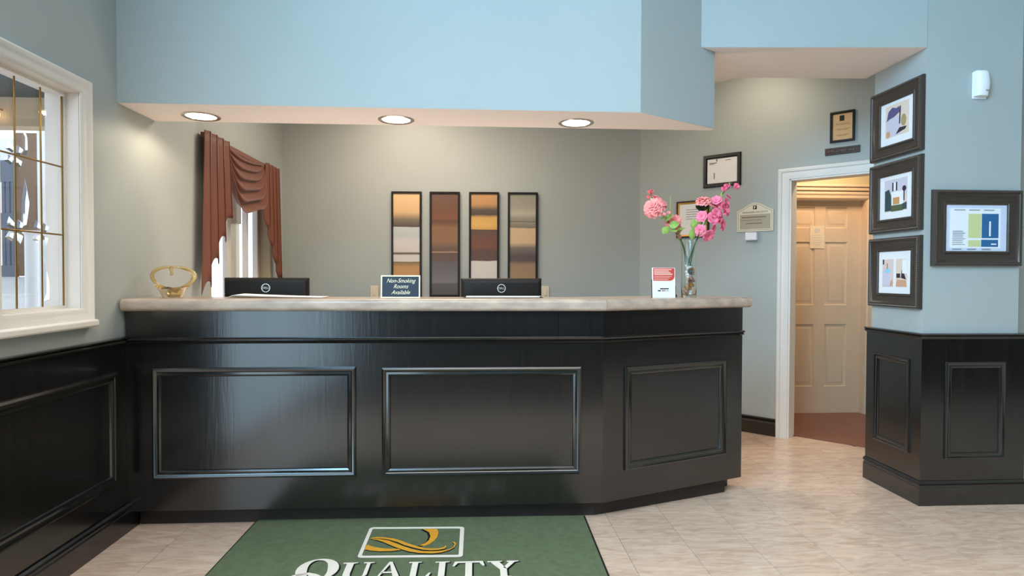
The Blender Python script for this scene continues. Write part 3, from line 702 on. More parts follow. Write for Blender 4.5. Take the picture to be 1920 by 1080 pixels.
P = {k: pm_('print_'+k, c) for k, c in dict(lilac=(206, 200, 214), violet=(88, 84, 126), dark=(48, 44, 54), olive=(166, 150, 104), sky=(150, 206, 236), blush=(222, 200, 196), salmon=(208, 160, 130), teal=(48, 76, 78), white=(238, 238, 240), green=(86, 96, 66), cream=(226, 206, 190), grey=(150, 150, 154), pale=(206, 214, 232), lime=(206, 210, 150), blue=(46, 100, 148), orange=(206, 150, 96)).items()}
G3 = 'framed room photographs on the column side'
# left face of the column: viewed towards +x, right is -y
def colframe(label, ztop, zbot):
    return wide_frame(label, (2.4845, 3.780, zbot), -PI/2, .448, ztop-zbot, G3)
t = colframe('top framed picture on the column side, purple lamp shade print', 2.394, 1.978)
art(t, 'print', [(P['cream'], rc(.125, .125, .33, .315)), (P['lilac'], rc(.13, .13, .26, .24)), (P['violet'], [(.135, .225), (.15, .28), (.185, .30), (.22, .288), (.245, .295), (.25, .26), (.20, .24), (.16, .235)]), (P['dark'], [(.245, .19), (.255, .19), (.26, .295), (.25, .29)]), (P['olive'], ell(.285, .205, .022, .035)), (P['dark'], [(.22, .135), (.30, .150), (.31, .165), (.25, .168)]), (P['salmon'], ell(.15, .145, .018, .02))])
t = colframe('middle framed picture on the column side, dark chairs print', 1.955, 1.535)
art(t, 'print', [(P['blush'], rc(.125, .125, .325, .315)), (P['lilac'], rc(.13, .22, .32, .31)), (P['teal'], [(.13, .13), (.13, .25), (.165, .26), (.185, .22), (.19, .13)]), (P['white'], rc(.19, .16, .29, .24)), (P['dark'], rc(.195, .245, .207, .295)), (P['dark'], rc(.228, .245, .238, .295)), (P['white'], rc(.208, .245, .227, .295)), (P['dark'], ell(.30, .25, .016, .016)), (P['dark'], rc(.296, .18, .302, .25)), (P['orange'], rc(.205, .165, .26, .205)), (P['teal'], [(.28, .13), (.28, .16), (.32, .17), (.32, .13)]), (P['green'], rc(.19, .125, .29, .16))])
t = colframe('bottom framed picture on the column side, two small photos', 1.505, 1.091)
art(t, 'print', [(P['blush'], rc(.115, .12, .215, .285)), (P['cream'], rc(.238, .12, .335, .285)), (P['sky'], [(.13, .205), (.195, .205), (.18, .228), (.145, .228)]), (P['olive'], rc(.155, .228, .165, .26)), (P['salmon'], [(.185, .125), (.21, .13), (.21, .17), (.19, .15)]), (P['dark'], rc(.12, .255, .13, .285)), (P['lilac'], rc(.12, .125, .185, .20)), (P['salmon'], [(.24, .125), (.33, .125), (.325, .16), (.25, .165)]), (P['dark'], rc(.245, .175, .275, .20)), (P['dark'], [(.285, .175), (.325, .165), (.30, .215), (.29, .22)]), (P['white'], rc(.295, .20, .33, .28))])
# front of the column
t = wide_frame('wide framed chart with blue and lime blocks on the column front', (2.519, 3.3245, 1.333), 0, .518, .421, None)
art(t, 'print', [(P['pale'], rc(.085, .085, .433, .336)), (P['white'], rc(.105, .10, .40, .32)), (P['lime'], rc(.212, .155, .287, .290)), (P['blue'], rc(.290, .155, .388, .290)), (P['lime'], rc(.212, .107, .285, .143)), (P['blue'], rc(.288, .107, .386, .146)), (P['white'], rc(.345, .118, .376, .125)), (P['white'], rc(.333, .165, .342, .248))] + [(P['grey'], rc(.120, .118+.0105*k, .120+(.060 if k % 3 else .072), .1205+.0105*k)) for k in range(8)] + [(P['grey'], rc(.13+.085*k, .310, .19+.085*k, .3125)) for k in range(3)] + [(P['grey'], rc(.12+.085*k, .093, .17+.085*k, .0955)) for k in range(3)])
# certificates on the angled wall
def acert(name, label, cat, u0, u1, z0, z1, off=.001):
    x, y = A(u0, off); return thing(name, label, cat, (x, y, z0), -PI/4), u1-u0, z1-z0
t, w_, h_ = acert('picture_frame', 'beaded black framed certificate high left of the doorway', 'certificate', 2.755, 3.077, 2.022, 2.293)
MB().frame(w_, h_, [(0, 0), (0, .014), (.005, .020), (.024, .020), (.03, .014), (.033, .010), (.034, .002)]).build('frame', M['black_frame'], t)
beads(w_, h_, .013, -.020, .004, .012, t, M['bead'])
B(.03, w_-.03, -.007, -.0005, .03, h_-.03).build('certificate', M['paper'], t, smooth=0)
mb = MB()
for a, b, c, d in ((.05, .200, .115, .207), (.05, .192, .10, .196), (.19, .215, .235, .220), (.09, .07, .098, .12), (.11, .215, .12, .235)): mb.box(a, b, -.0078, -.007, min(c, d) if c < d else d, d) if False else mb.polyY(rc(a, min(b, d), c, max(b, d)), -.0078, -.007)
mb.build('print', M['ink'], t, smooth=0)['kind'] = 'stuff'
t, w_, h_ = acert('picture_frame', 'thin brown framed certificate behind the pink flowers', 'certificate', 2.508, 2.806, 1.606, 1.925)
MB().frame(w_, h_, [(0, 0), (0, .014), (.003, .018), (.012, .018), (.014, .010), (.014, .002)]).build('frame', mat('dark_walnut_frame', (52, 32, 22), .35), t)
MB().frame(w_-.028, h_-.028, [(0, 0), (0, .011), (.010, .009), (.014, .006), (.014, 0)], .014, .014).build('inner_edge', M['gold'], t)
B(.026, w_-.026, -.006, -.0005, .026, h_-.026).build('certificate', M['paper'], t, smooth=0)
mb = MB()
for k in range(5): mb.polyY(rc(.09, .16+.02*k, .24-.02*(k % 2), .164+.02*k), -.0068, -.006)
mb.build('print', M['ink'], t, smooth=0)['kind'] = 'stuff'
t, w_, h_ = acert('picture_frame', 'small black framed tan award above the doorway', 'certificate', 3.746, 3.913, 2.267, 2.492)
MB().frame(w_, h_, [(0, 0), (0, .016), (.003, .019), (.014, .019), (.017, .012), (.018, .002)]).build('frame', M['black_frame'], t)
B(.015, w_-.015, -.008, -.0005, .015, h_-.015).build('certificate', M['parchment'], t, smooth=0)
art_m = MB().polyY(rc(.064, .155, .096, .195), -.0088, -.008); art_m.build('emblem', M['black_ink'], t, smooth=0)
mb = MB()
for z, wd in ((.135, .045), (.127, .05), (.095, .05), (.088, .035), (.052, .045), (.045, .03)): mb.polyY(rc(.0835-wd, z, .0835+wd, z+.0025), -.0088, -.008)
mb.build('print', mat('brown_print', (150, 112, 76), .6), t, smooth=0)['kind'] = 'stuff'
t, w_, h_ = acert('door_sign', 'narrow dark plate lettered EMPLOYEES ONLY above the doorway', 'sign', 3.712, 3.947, 2.178, 2.230)
B(0, w_, -.008, 0, 0, h_).build('plate', M['plate'], t, bevel=.002)
MB().frame(w_-.012, h_-.012, [(0, 0), (0, .002), (.002, .002), (.002, 0)], .006, .006, -.008).build('border', M['plate_text'], t, smooth=0)
text('lettering', 'EMPLOYEES ONLY', .026, M['plate_text'], t, (w_/2, -.0085, h_/2), sx=.98)
t, w_, h_ = acert('plaque', 'cream arched MANAGER ON DUTY plaque left of the doorway', 'sign', 3.049, 3.340, 1.635, 1.868)
def arch(w, sh_, top, ins):
    pts = [(ins, ins), (w-ins, ins), (w-ins, sh_-ins*.6)]
    for k in range(0, 13):
        a = k/12; x = (w-ins*1.2)-(w-ins*2.4)*a; s_ = 1-abs(2*a-1)
        z = sh_-ins*.6+(top-sh_-ins*.4)*(3*s_**2-2*s_**3)**.8
        pts.append((x, z))
    pts.append((ins, sh_-ins*.6)); return pts
MB().polyY(arch(w_, .170, .233, 0), -.010, 0).build('board', M['cream_plaque'], t, bevel=.002)
mb = MB(); a1 = arch(w_, .170, .233, .010); a2 = arch(w_, .170, .233, .0125); n = len(a1)
mb.add([(x, -.0106, z) for x, z in a1]+[(x, -.0106, z) for x, z in a2], [(i, (i+1) % n, n+(i+1) % n, n+i) for i in range(n)]); mb.build('border_line', M['ink'], t, smooth=0)
B(.024, w_-.024, -.0135, -.010, .022, .138).build('insert', M['taupe_insert'], t, bevel=.001)
mb = MB(); mb.polyY(rc(.130, .178, .160, .183), -.0108, -.010); mb.polyY(rc(.130, .203, .160, .209), -.0108, -.010); mb.polyY(rc(.130, .183, .137, .203), -.0108, -.010); mb.polyY([(.143, .183), (.160, .183), (.160, .203), (.152, .203)], -.0108, -.010)
mb.build('emblem', M['black_ink'], t, smooth=0)
text('lettering', 'MANAGER ON DUTY', .0215, M['ink'], t, (w_/2, -.0106, .155), sx=1.0)
mb = MB()
for z, x0, x1, hgt in ((.112, .04, .235, .007), (.090, .03, .20, .003), (.062, .075, .205, .006)): mb.polyY(rc(x0, z, x1, z+hgt), -.0141, -.0135)
mb.build('print', mat('dim_brown_print', (112, 100, 84), .6), t, smooth=0)['kind'] = 'stuff'
t, w_, h_ = acert('thermostat', 'small white box with knob under the cream plaque', 'thermostat', 3.128, 3.222, 1.562, 1.630)
B(0, w_, -.045, 0, 0, h_).build('case', M['white_plastic'], t, bevel=.010, segs=3)
B(.008, w_-.006, -.046, -.044, .028, .031).build('seam', M['grey_plastic'], t, smooth=0)
MB().lathe([(0, 0), (.009, 0), (.008, .006), (0, .007)], 14).build('knob', M['grey_plastic'], t).rotation_euler = (PI/2, 0, 0)
t.children[-1].location = (.03, -.045, .031)
# air freshener on the column front
t = thing('air_freshener', 'white wall dispenser on the blue column above the wide frame', 'dispenser', (2.744, 3.3245, 2.258))
B(0, .082, -.006, 0, .0, .146).build('back_plate', M['white_plastic'], t, bevel=.003)
mb = MB()
def pir(u, v):
    zz = .012+.138*v; wd = .040*(.86+.14*math.sin(PI*min(1, v*1.1))); a = (u-.5)*PI
    dp = .046*(.55+.45*math.sin(PI*(.12+.76*v))**.7)*(1 if v < .97 else .8)
    return (.041+wd*math.sin(a), -.004-dp*max(0, math.cos(a))**.45, zz)
mb.grid(pir, 20, 14); n0 = 21
mb.f += [list(range(21))[::-1], list(range(14*21, 15*21))]; mb.mi += [0, 0]
mb.build('cover', M['white_plastic'], t, smooth=50)
B(.044, .066, -.048, -.040, .034, .041).build('badge', M['grey_plastic'], t, bevel=.001)

# ------------------------------------------------------------ monitors
ZT = 1.152
def monitor(label, xc, y, rz):
    t = thing('monitor', label, 'monitor', (xc, y, .74), rz, 'monitors seen from behind')
    MB().box(-.105, .105, -.02, .16, 0, .018).build('base', M['black_plastic'], t, bevel=.006)
    MB().box(-.035, .035, .045, .075, .015, .32).build('neck', M['black_plastic'], t, bevel=.006)
    def shell(z): return
    mb = MB()
    hw, hh_ = .234, .144; zc = .372
    rings = [(hw, hh_, .028), (hw, hh_, .010), (hw-.006, hh_-.005, .003), (hw-.016, hh_-.018, -.006), (hw-.024, hh_-.028, -.0085), (hw-.10, hh_-.07, -.010)]
    vs = []
    for a, b, yy in rings: vs += [(-a, yy, zc-b), (a, yy, zc-b), (a, yy, zc+b), (-a, yy, zc+b)]
    fs = [(3, 2, 1, 0)]
    for i in range(len(rings)-1):
        for k in range(4): fs.append((i*4+k, i*4+(k+1) % 4, (i+1)*4+(k+1) % 4, (i+1)*4+k))
    fs.append(tuple((len(rings)-1)*4+k for k in range(4)))
    mb.add(vs, fs); mb.build('shell', M['black_plastic'], t, bevel=.003, smooth=50)
    B(-.218, .218, .028, .0285, zc-.128, zc+.128).build('screen', M['screen'], t, smooth=0)
    zl = 1.198-.74
    lg = MB().lathe([(.0205, 0), (.0245, 0), (.0245, .002), (.0205, .002)], 32, close=True).build('badge_ring', M['silver'], t)
    lg.rotation_euler = (PI/2, 0, 0); lg.location = (0, -.0085, zl)
    text('badge_lettering', 'DELL', .0165, M['silver'], t, (0, -.0100, zl), extrude=.0008)
    return t
monitor('black monitor back near the rust valance, round badge', -1.181, 3.605, R(.8))
monitor('black monitor back in front of the abstract panels, round badge', .150, 3.605, R(.5))

# ------------------------------------------------------------ things on the counter
# amber glass basket
bo = thing('glass_basket', 'amber glass basket bowl with looped handle at the left end of the counter', 'bowl', (-1.552, 3.30, ZT))
mb = MB()
def bowl(r0, z0): return r0
prof = [(.0, .0), (.046, .0), (.050, .004), (.056, .016), (.068, .034), (.080, .048), (.086, .052), (.082, .049), (.064, .034), (.050, .018), (.0, .014)]
mb.lathe(prof, 36)
mb.v = [(x, y*.72, z+(.012*(abs(x)/.086)**2 if z > .03 else 0)) for x, y, z in mb.v]
mb.build('bowl', M['amber'], bo, smooth=60)
pts = []; rr = []
for k in range(48):
    a = 2*PI*k/48; wob = 1+.025*math.sin(3*a+.5)
    pts.append((.104*math.cos(a)*wob+.003, .012*math.sin(2*a), .103+.057*math.sin(a)*wob)); rr.append(.0065+.0055*max(0, math.cos(a-.1))**2+.003*max(0, -math.cos(a)))
MB().tube(pts, rr, 10, closed=True).build('handle', M['amber'], bo, smooth=70)
MB().tube([(-.006, 0, .160), (-.005, -.004, .150), (-.004, -.004, .142), (-.003, -.004, .134), (-.003, -.004, .126), (-.003, -.003, .119), (-.003, -.003, .114)], [.006, .009, .0085, .006, .0075, .008, .002], 12).build('drop', M['amber'], bo, smooth=70)
mb = MB()
for k in range(16): mb.ball((random.uniform(-.05, .05), random.uniform(-.025, .025), .040+random.uniform(0, .012)), .011, 7, 5, (1.2, 1, .7))
mm = mb.build('mints', M['candy'], bo); mm['kind'] = 'stuff'
# sheaf of papers by the left monitor
sp = thing('magazine', 'cream magazine lying open before the left monitor', 'magazine', (-1.04, 3.37, ZT))
def page(y0, y1, lift): 
    def f(u, v):
        x = -.235+.475*u; z = .003+lift*(1-u)**2*(.5+.5*v)+.010*(1-u)*.6
        if u < .06: z -= .010*(1-u/.06)**2
        return (x, -.06+.15*v, z)
    return f
MB().grid(page(0, 1, .010), 30, 4).build('page', M['paper'], sp, solid=.003)
MB().grid(lambda u, v: (-.225+.47*u, -.058+.15*v, .002+.004*(1-u)), 12, 2).build('cover', M['parchment'], sp, solid=.002)
cb = thing('clipboard', 'dark clipboard with white sheets before the right monitor', 'clipboard', (.150, 3.40, ZT))
B(-.215, .215, -.06, .08, 0, .003).build('board', M['black_plastic'], cb, bevel=.001)
B(-.200, .195, -.055, .075, .003, .0065).build('sheet', M['paper'], cb, smooth=0)
B(.196, .208, -.02, .04, .003, .010).build('clip', M['chrome'], cb, bevel=.002)
# no smoking sign
sg = thing('counter_sign', 'navy Non-Smoking Rooms Available sign with cream border on the counter', 'sign', (-.3905, 3.285, ZT), R(.5), None, R(-6))
sw, sh2 = .204, .120
B(-sw/2, sw/2, 0, .010, 0, sh2).build('board', M['navy'], sg, bevel=.001)
MB().frame(sw, sh2, [(0, 0), (0, .003), (.007, .003), (.007, 0)], -sw/2, 0, 0).build('border', M['cream_text'], sg, smooth=0)
MB().box(-.02, .02, .0105, .045, 0, .003).box(-.004, .004, .010, .03, 0, .06).build('easel', M['black_plastic'], sg, smooth=0)
for s_, z in (('Non-Smoking', .091), ('Rooms', .061), ('Available', .030)):
    text('lettering', s_, .031, M['cream_text'], sg, (0, -.0008, z), shear=.45, sx=.86)
# brochure holder
bh = thing('brochure_card', 'white counter card with red top panel left of the flower vase', 'card', (1.036, 3.375, ZT), R(4), None, R(-4))
B(-.066, .066, 0, .003, 0, .166).build('card', M['paper'], bh, bevel=.001)
pts = [(-.060, .094), (.036, .094)]+[(.036+.026*math.sin(a*PI/12), .120-.026*math.cos(a*PI/12)) for a in range(1, 7)]+[(.062, .164), (-.060, .164)]
MB().polyY(pts, -.0008, 0).build('red_panel', M['red_print'], bh, smooth=0)
mb = MB()
for k, (wd, hgt) in enumerate(((.100, .0045), (.085, .0045), (.095, .0045), (.105, .006), (.10, .0025), (.09, .0025), (.08, .0025), (.07, .0025))):
    z = .156-.0085*k-(.003 if k > 3 else 0); mb.polyY(rc(-.055, z-hgt/2, -.055+wd, z+hgt/2), -.0012, -.0008)
mb.build('print', M['pink_print'], bh, smooth=0)['kind'] = 'stuff'
mb = MB(); ms = [M['black_ink'], M['red_print'], M['blue_print'], M['ink']]
for i, (c, a, b, d, e2) in enumerate(((0, -.022, .047, .028, .053), (0, -.035, .036, -.018, .042), (1, -.012, .036, -.002, .042), (2, .0, .036, .008, .042), (3, .012, .037, .026, .040))): mb.cur = c; mb.polyY(rc(a, b, d, e2), -.0006, 0)
mb.build('emblem', ms, bh, smooth=0)
MB().box(-.069, .062, .004, .007, 0, .10).box(-.069, .062, .004, .040, 0, .003).build('holder', M['black_plastic'], bh, smooth=0)
cr = thing('card_reader', 'small black card terminal between the card and the vase', 'card reader', (1.100, 3.455, ZT))
B(-.028, .028, -.02, .05, 0, .018).build('base', M['black_plastic'], cr, bevel=.004)
o = B(-.026, .026, -.010, .010, .012, .066).build('head', M['black_plastic'], cr, bevel=.004)
mb = MB()
for i in range(3):
    for j in range(3): mb.box(-.018+.013*i, -.008+.013*i, -.0115, -.010, .026+.012*j, .034+.012*j)
mb.build('keypad', M['grey_plastic'], cr, smooth=0)

# ------------------------------------------------------------ vase, shells, flowers
VX, VY = 1.193, 3.43
va = tag(MB().lathe([(0, 0), (.040, 0), (.042, .004), (.042, .10), (.0415, .20), (.0425, .25), (.047, .295), (.052, .318), (.0525, .3195), (.0515, .320), (.0505, .318), (.0450, .295), (.0395, .25), (.0385, .20), (.0390, .10), (.0385, .020), (.034, .016), (0, .015)], 40).build('vase', M['glass'], smooth=50), 'tall clear glass vase of shells and flowers near the counter end', 'vase')
va.location = (VX, VY, ZT)
def shell_mesh(kind, m):
    mb = MB()
    if kind == 0:      # turret
        pts = []; rs = []
        for k in range(26):
            a = k*.9; f = 1-k/26; pts.append((.007*f*math.cos(a), .007*f*math.sin(a), .034*(k/26))); rs.append(.0085*f+.0008)
        mb.tube(pts, rs, 7)
    elif kind == 1:    # fan
        def f(u, v):
            a = (u-.5)*2.4; r = .024*v*(1+.05*math.cos(u*PI*16)); return (r*math.sin(a), -.006*math.sin(v*PI*.8)-.0015*math.cos(u*PI*16)*v, r*math.cos(a))
        mb.grid(f, 32, 6)
    else:              # round snail
        pts = []; rs = []
        for k in range(30):
            a = k*.42; f = (1-k/31); pts.append((.012*f*math.cos(a), .012*f*math.sin(a), .006*(k/30))); rs.append(.010*f+.001)
        mb.tube(pts, rs, 8)
    me = mb.mesh('seashell', [m], smooth=60)
    return me
SK = [('shell_white', 'white seashell inside the glass vase'), ('shell_tan', 'ochre seashell inside the glass vase'), ('shell_rose', 'mottled rose seashell inside the glass vase'), ('shell_slate', 'slate blue seashell high inside the glass vase')]
SM = {}; SN = {}
spec = [(.022, 0, 2), (.022, 2, 2), (.024, 0, 1), (.044, 1, 0), (.048, 1, 0), (.062, 1, 0), (.066, 1, 2), (.076, 1, 1), (.086, 2, 2), (.092, 1, 0), (.104, 2, 2), (.110, 2, 1), (.118, 0, 2), (.126, 2, 0), (.134, 0, 2), (.140, 3, 2), (.150, 1, 2), (.158, 0, 1), (.164, 0, 2)]
for i, (z, c, k) in enumerate(spec):
    key = (c, k)
    if key not in SM: SM[key] = shell_mesh(k, M[SK[c][0]])
    o = D.objects.new('seashell', SM[key]); COL.objects.link(o); a = i*2.4; r = .015 if i % 3 else .008
    o.location = (VX+r*math.cos(a), VY+r*math.sin(a)-.004, ZT+z+.004); o.rotation_euler = (random.uniform(-.9, .9), random.uniform(-.9, .9), random.uniform(0, 6)); s_ = random.uniform(.8, 1.0); o.scale = (s_,)*3
    SN[c] = SN.get(c, 0)+1; nth = ['lowest', 'second', 'third', 'fourth', 'fifth', 'sixth', 'seventh', 'eighth', 'ninth', 'tenth'][SN[c]-1]
    colour = ['white', 'ochre', 'mottled rose', 'slate blue'][c]; shape = ['turret', 'fan', 'snail'][k]
    tag(o, f'{nth} {colour} {shape} shell from the bottom of the glass vase' if SN[c] > 1 else f'lowest {colour} {shape} shell inside the glass vase', 'seashell', 'seashells in the vase')
def ruffle(r, h, n=26, rings=6, k=7, amp=.25, ph=0, flare=1.0, cup=0):
    def f(u, v):
        a = 2*PI*u; t = v
        rad = r*(.12+.88*t**flare)*(1+amp*.35*t*math.sin(k*a+ph)); z = h*t**1.6*(1-cup*t)+amp*r*t*t*.7*math.sin(k*a*1.0+ph+1)+amp*r*.3*t*t*math.sin(2.3*k*a)
        return (rad*math.cos(a), rad*math.sin(a), z)
    return f, n, rings
def petal(mb, r, w, op, az, ruf, ph, cup=.5, r0=.15):
    ca, sa = math.cos(az), math.sin(az)
    def f(u, v):
        x = (u-.5)*2; wv = w*(.25+.75*math.sin(min(1, v*1.15)*PI/2)**.8)*(1-.25*max(0, v-.7)/.3)
        t = op*(.35+.65*v)+.25*v*v; ln = r*(r0+(1-r0)*v)*(1-.16*x*x*v)
        out = ln*math.sin(t); up_ = ln*math.cos(t)*.9
        rr = ruf*r*v*v*math.sin(3.2*PI*u+ph)
        lx = x*wv; d = cup*w*.5*x*x*v
        out2 = out-d*math.cos(t)*.6+rr*math.cos(t)*.6; up2 = up_+d*math.sin(t)*.8+rr*math.sin(t)
        return (ca*out2-sa*lx, sa*out2+ca*lx, up2)
    mb.grid(f, 6, 5)
def bloom(name, layers, m, parent, loc, direction, n=42):
    """layers: (radius, height, petals, ruffle, phase, opening 0..1)"""
    mb = MB()
    for i, (r, h, k, amp, ph, fl) in enumerate(layers):
        op = math.atan2(r, max(h, .002))*(1.05 if name != 'bud' else .45)
        L_ = math.hypot(r, h)*.98
        for j in range(k):
            petal(mb, L_, L_*.62 if k < 7 else L_*.48, op, 2*PI*j/k+ph, .30*amp, ph+j*1.7)
    o = mb.build(name, m, parent, smooth=70, recalc=False); o.location = loc; o.rotation_euler = Vector(direction).to_track_quat('Z', 'Y').to_euler(); return o
def leaf_mesh(l, wd, bend=.3):
    def f(u, v):
        x = (u-.5)*2; wv = wd*math.sin(PI*min(1, v*.96+.03))**.8*(1-.35*v); return (x*wv, bend*l*v*v+abs(x)*wv*.35, l*v)
    return MB().grid(f, 4, 8).mesh('leaf', [M['leaf']], smooth=60)
LM = leaf_mesh(.062, .026); LS = leaf_mesh(.042, .018); LB = leaf_mesh(.14, .0075, .06)
def leaf(me, parent, loc, direction, roll=0):
    o = D.objects.new('leaf', me); COL.objects.link(o); o.parent = parent; o.location = loc
    o.rotation_euler = (Vector(direction).to_track_quat('Z', 'Y') @ Matrix.Rotation(roll, 3, 'Z').to_quaternion()).to_euler(); return o
def flower(name, label, base): return thing(name, label, 'flower', base, 0, None)
V0 = (VX, VY, ZT+.175)
def rel(p): return (p[0]-V0[0], p[1]-V0[1], p[2]-V0[2])
def stem(parent, pts, r=.003): return MB().tube([rel(p) for p in pts], r, 7).build('stem', M['stem'], parent, smooth=60)
# carnation leaning left
fl = flower('carnation', 'large coral carnation leaning left from the vase, with green leaves', V0)
stem(fl, [(VX+.012, VY, ZT+.178), (VX-.022, VY, 1.40), (VX-.046, VY-.002, 1.468), (1.09, VY-.01, 1.545), (1.04, VY-.015, 1.61), (.995, VY-.02, 1.648)])
stem(fl, [(1.02, VY-.015, 1.63), (.985, VY, 1.68), (.974, VY, 1.735)], .0018)
bloom('bloom', [(.062, .004, 9, .42, 0, 1.0), (.058, .020, 9, .5, .3, .9), (.050, .034, 8, .55, .9, .8), (.038, .044, 7, .6, .2, .7), (.024, .048, 6, .6, .5, .6), (.010, .048, 4, .5, .1, .6)], M['salmon'], fl, rel((.985, VY-.03, 1.645)), (-.62, -.62, .50))
bloom('bloom', [(.040, .030, 6, .4, 0, .9), (.030, .040, 5, .5, 2, .7)], M['coral'], fl, rel((1.015, VY-.005, 1.668)), (.5, -.5, .7))
bloom('bud', [(.013, .030, 5, .15, 0, .5), (.009, .034, 5, .15, 1, .4)], M['coral'], fl, rel((.974, VY, 1.722)), (-.05, 0, 1))
bloom('bud', [(.010, .022, 5, .15, 0, .5)], M['salmon'], fl, rel((.963, VY, 1.70)), (-.15, 0, 1))
bloom('bud', [(.014, .020, 5, .3, 0, .6)], M['coral'], fl, rel((.992, VY-.01, 1.70)), (.1, -.4, 1))
for p, d, me, rl in (((1.022, VY-.02, 1.60), (.35, -.35, .85), LM, 0), ((1.045, VY-.03, 1.575), (.9, -.5, .5), LM, .8), ((1.07, VY-.03, 1.55), (.8, -.5, .15), LM, 1.6), ((1.065, VY-.03, 1.545), (-.5, -.6, -.45), LM, 2.4), ((1.085, VY-.03, 1.53), (.0, -.7, -.5), LM, 0), ((1.10, VY-.02, 1.525), (.9, -.4, -.1), LM, .5), ((1.125, VY-.01, 1.505), (.6, -.5, .5), LS, 0), ((1.04, VY-.03, 1.60), (-.2, -.6, -.6), LS, .4), ((1.145, VY, 1.475), (-.3, -.6, .5), LS, 1.0)): leaf(me, fl, rel(p), d, rl)
for p in ((1.03, VY-.06, 1.603), (1.055, VY-.06, 1.612)): bloom('bud', [(.012, .014, 5, .3, 0, .6)], M['coral'], fl, rel(p), (-.2, -.8, .5))
# small roses in the middle left
fl = flower('rose_spray', 'small coral rose cluster behind the carnation leaves', V0)
stem(fl, [(VX+.0, VY+.012, ZT+.178), (VX-.025, VY+.01, 1.43), (VX-.05, VY+.012, 1.50), (1.105, VY+.015, 1.575)])
bloom('bloom', [(.030, .024, 6, .4, 0, .9), (.024, .034, 5, .5, 2, .7), (.014, .036, 5, .5, 1, .5)], M['coral'], fl, rel((1.110, VY+.0, 1.575)), (.2, -.8, .5))
bloom('bloom', [(.024, .018, 6, .4, 0, .9), (.017, .028, 5, .5, 2, .6)], M['coral'], fl, rel((1.082, VY+.0, 1.568)), (-.5, -.7, .3))
bloom('bloom', [(.022, .024, 6, .4, 0, .9)], M['pink'], fl, rel((1.118, VY-.005, 1.535)), (.5, -.7, -.1))
bloom('bud', [(.014, .020, 5, .3, 0, .6)], M['pink'], fl, rel((1.128, VY, 1.487)), (.2, -.6, .4))
leaf(LS, fl, rel((1.125, VY-.01, 1.515)), (.6, -.5, .2), .3)
# grass blade
fl = flower('grass_blade', 'single green blade standing up left of the vase', V0)
stem(fl, [(VX-.008, VY+.018, ZT+.178), (VX-.03, VY+.018, 1.44), (1.105, VY+.02, 1.56), (1.088, VY+.02, 1.60)], .002)
leaf(LB, fl, rel((1.088, VY+.02, 1.592)), (-.03, 0, 1), 0)
# upright rose
fl = flower('rose', 'coral rose upright right of the vase, dark stem in front of the certificate', V0)
stem(fl, [(VX+.0, VY-.014, ZT+.178), (VX+.025, VY-.01, 1.44), (1.240, VY-.01, 1.50), (1.250, VY, 1.57), (1.268, VY, 1.64), (1.272, VY, 1.68)], .0034)
bloom('bloom', [(.046, .004, 8, .4, 0, 1), (.042, .018, 7, .5, .4, .85), (.032, .030, 7, .55, .2, .7), (.018, .036, 6, .5, .7, .5)], M['coral'], fl, rel((1.272, VY-.005, 1.683)), (-.08, -.35, 1))
bloom('bloom', [(.034, .018, 6, .45, 0, .9), (.024, .028, 5, .5, 2, .7)], M['coral'], fl, rel((1.322, VY-.0, 1.664)), (.5, -.5, .4))
bloom('sepal', [(.022, .055, 5, .15, 0, .5), (.026, .045, 5, .2, 1, .6)], M['dark_leaf'], fl, rel((1.262, VY, 1.625)), (.06, -.1, 1))
for p, d, me, rl in (((1.250, VY-.01, 1.55), (.2, -.5, .6), LS, 0), ((1.222, VY-.01, 1.53), (-.3, -.4, .9), LM, .3), ((1.226, VY-.01, 1.535), (.25, -.5, .7), LS, 0), ((1.205, VY-.02, 1.475), (.0, -.4, .9), LM, .2), ((1.238, VY-.02, 1.485), (.7, -.5, .4), LM, 0), ((1.228, VY-.02, 1.49), (.3, -.6, .5), LS, 1)): leaf(me, fl, rel(p), d, rl)
# gladiolus
fl = flower('gladiolus', 'tall pink gladiolus spray leaning right from the vase', V0)
stem(fl, [(VX-.012, VY-.004, ZT+.178), (VX+.02, VY, 1.42), (VX+.042, VY, 1.470), (1.275, VY-.005, 1.56), (1.315, VY-.01, 1.64), (1.375, VY-.01, 1.73), (1.428, VY-.01, 1.795)], .0032)
FLORET = [(.034, .026, 6, .35, 0, .9), (.020, .034, 5, .4, .5, .7)]
for (x, z, s_, d) in ((1.300, 1.512, 1.0, (.3, -.7, -.5)), (1.262, 1.530, .9, (-.6, -.7, .1)), (1.325, 1.545, .7, (.6, -.5, -.2)), (1.372, 1.565, .95, (.7, -.6, .0)), (1.330, 1.600, 1.0, (.1, -.9, .1)), (1.272, 1.607, .85, (-.6, -.7, .2)), (1.345, 1.625, .9, (.3, -.8, .2)), (1.384, 1.648, 1.15, (.6, -.7, .3)), (1.362, 1.60, .7, (.6, -.6, -.2)), (1.352, 1.695, .8, (-.4, -.7, .5)), (1.398, 1.685, .75, (.6, -.6, .3)), (1.412, 1.715, .55, (.5, -.4, .7)), (1.376, 1.672, .6, (.0, -.8, .4))):
    bloom('floret', [(a*s_, b*s_, c_, e_, f_+x*9, g_) for a, b, c_, e_, f_, g_ in FLORET], M['pink'], fl, rel((x-.012, VY-.02, z-.006)), d, 30)
for (x, z, d) in ((1.385, 1.742, (.1, 0, 1)), (1.398, 1.757, (.3, 0, 1)), (1.440, 1.765, (1, 0, .6))): bloom('bud', [(.011, .034, 5, .15, 0, .5)], M['pink'], fl, rel((x, VY-.012, z)), d)
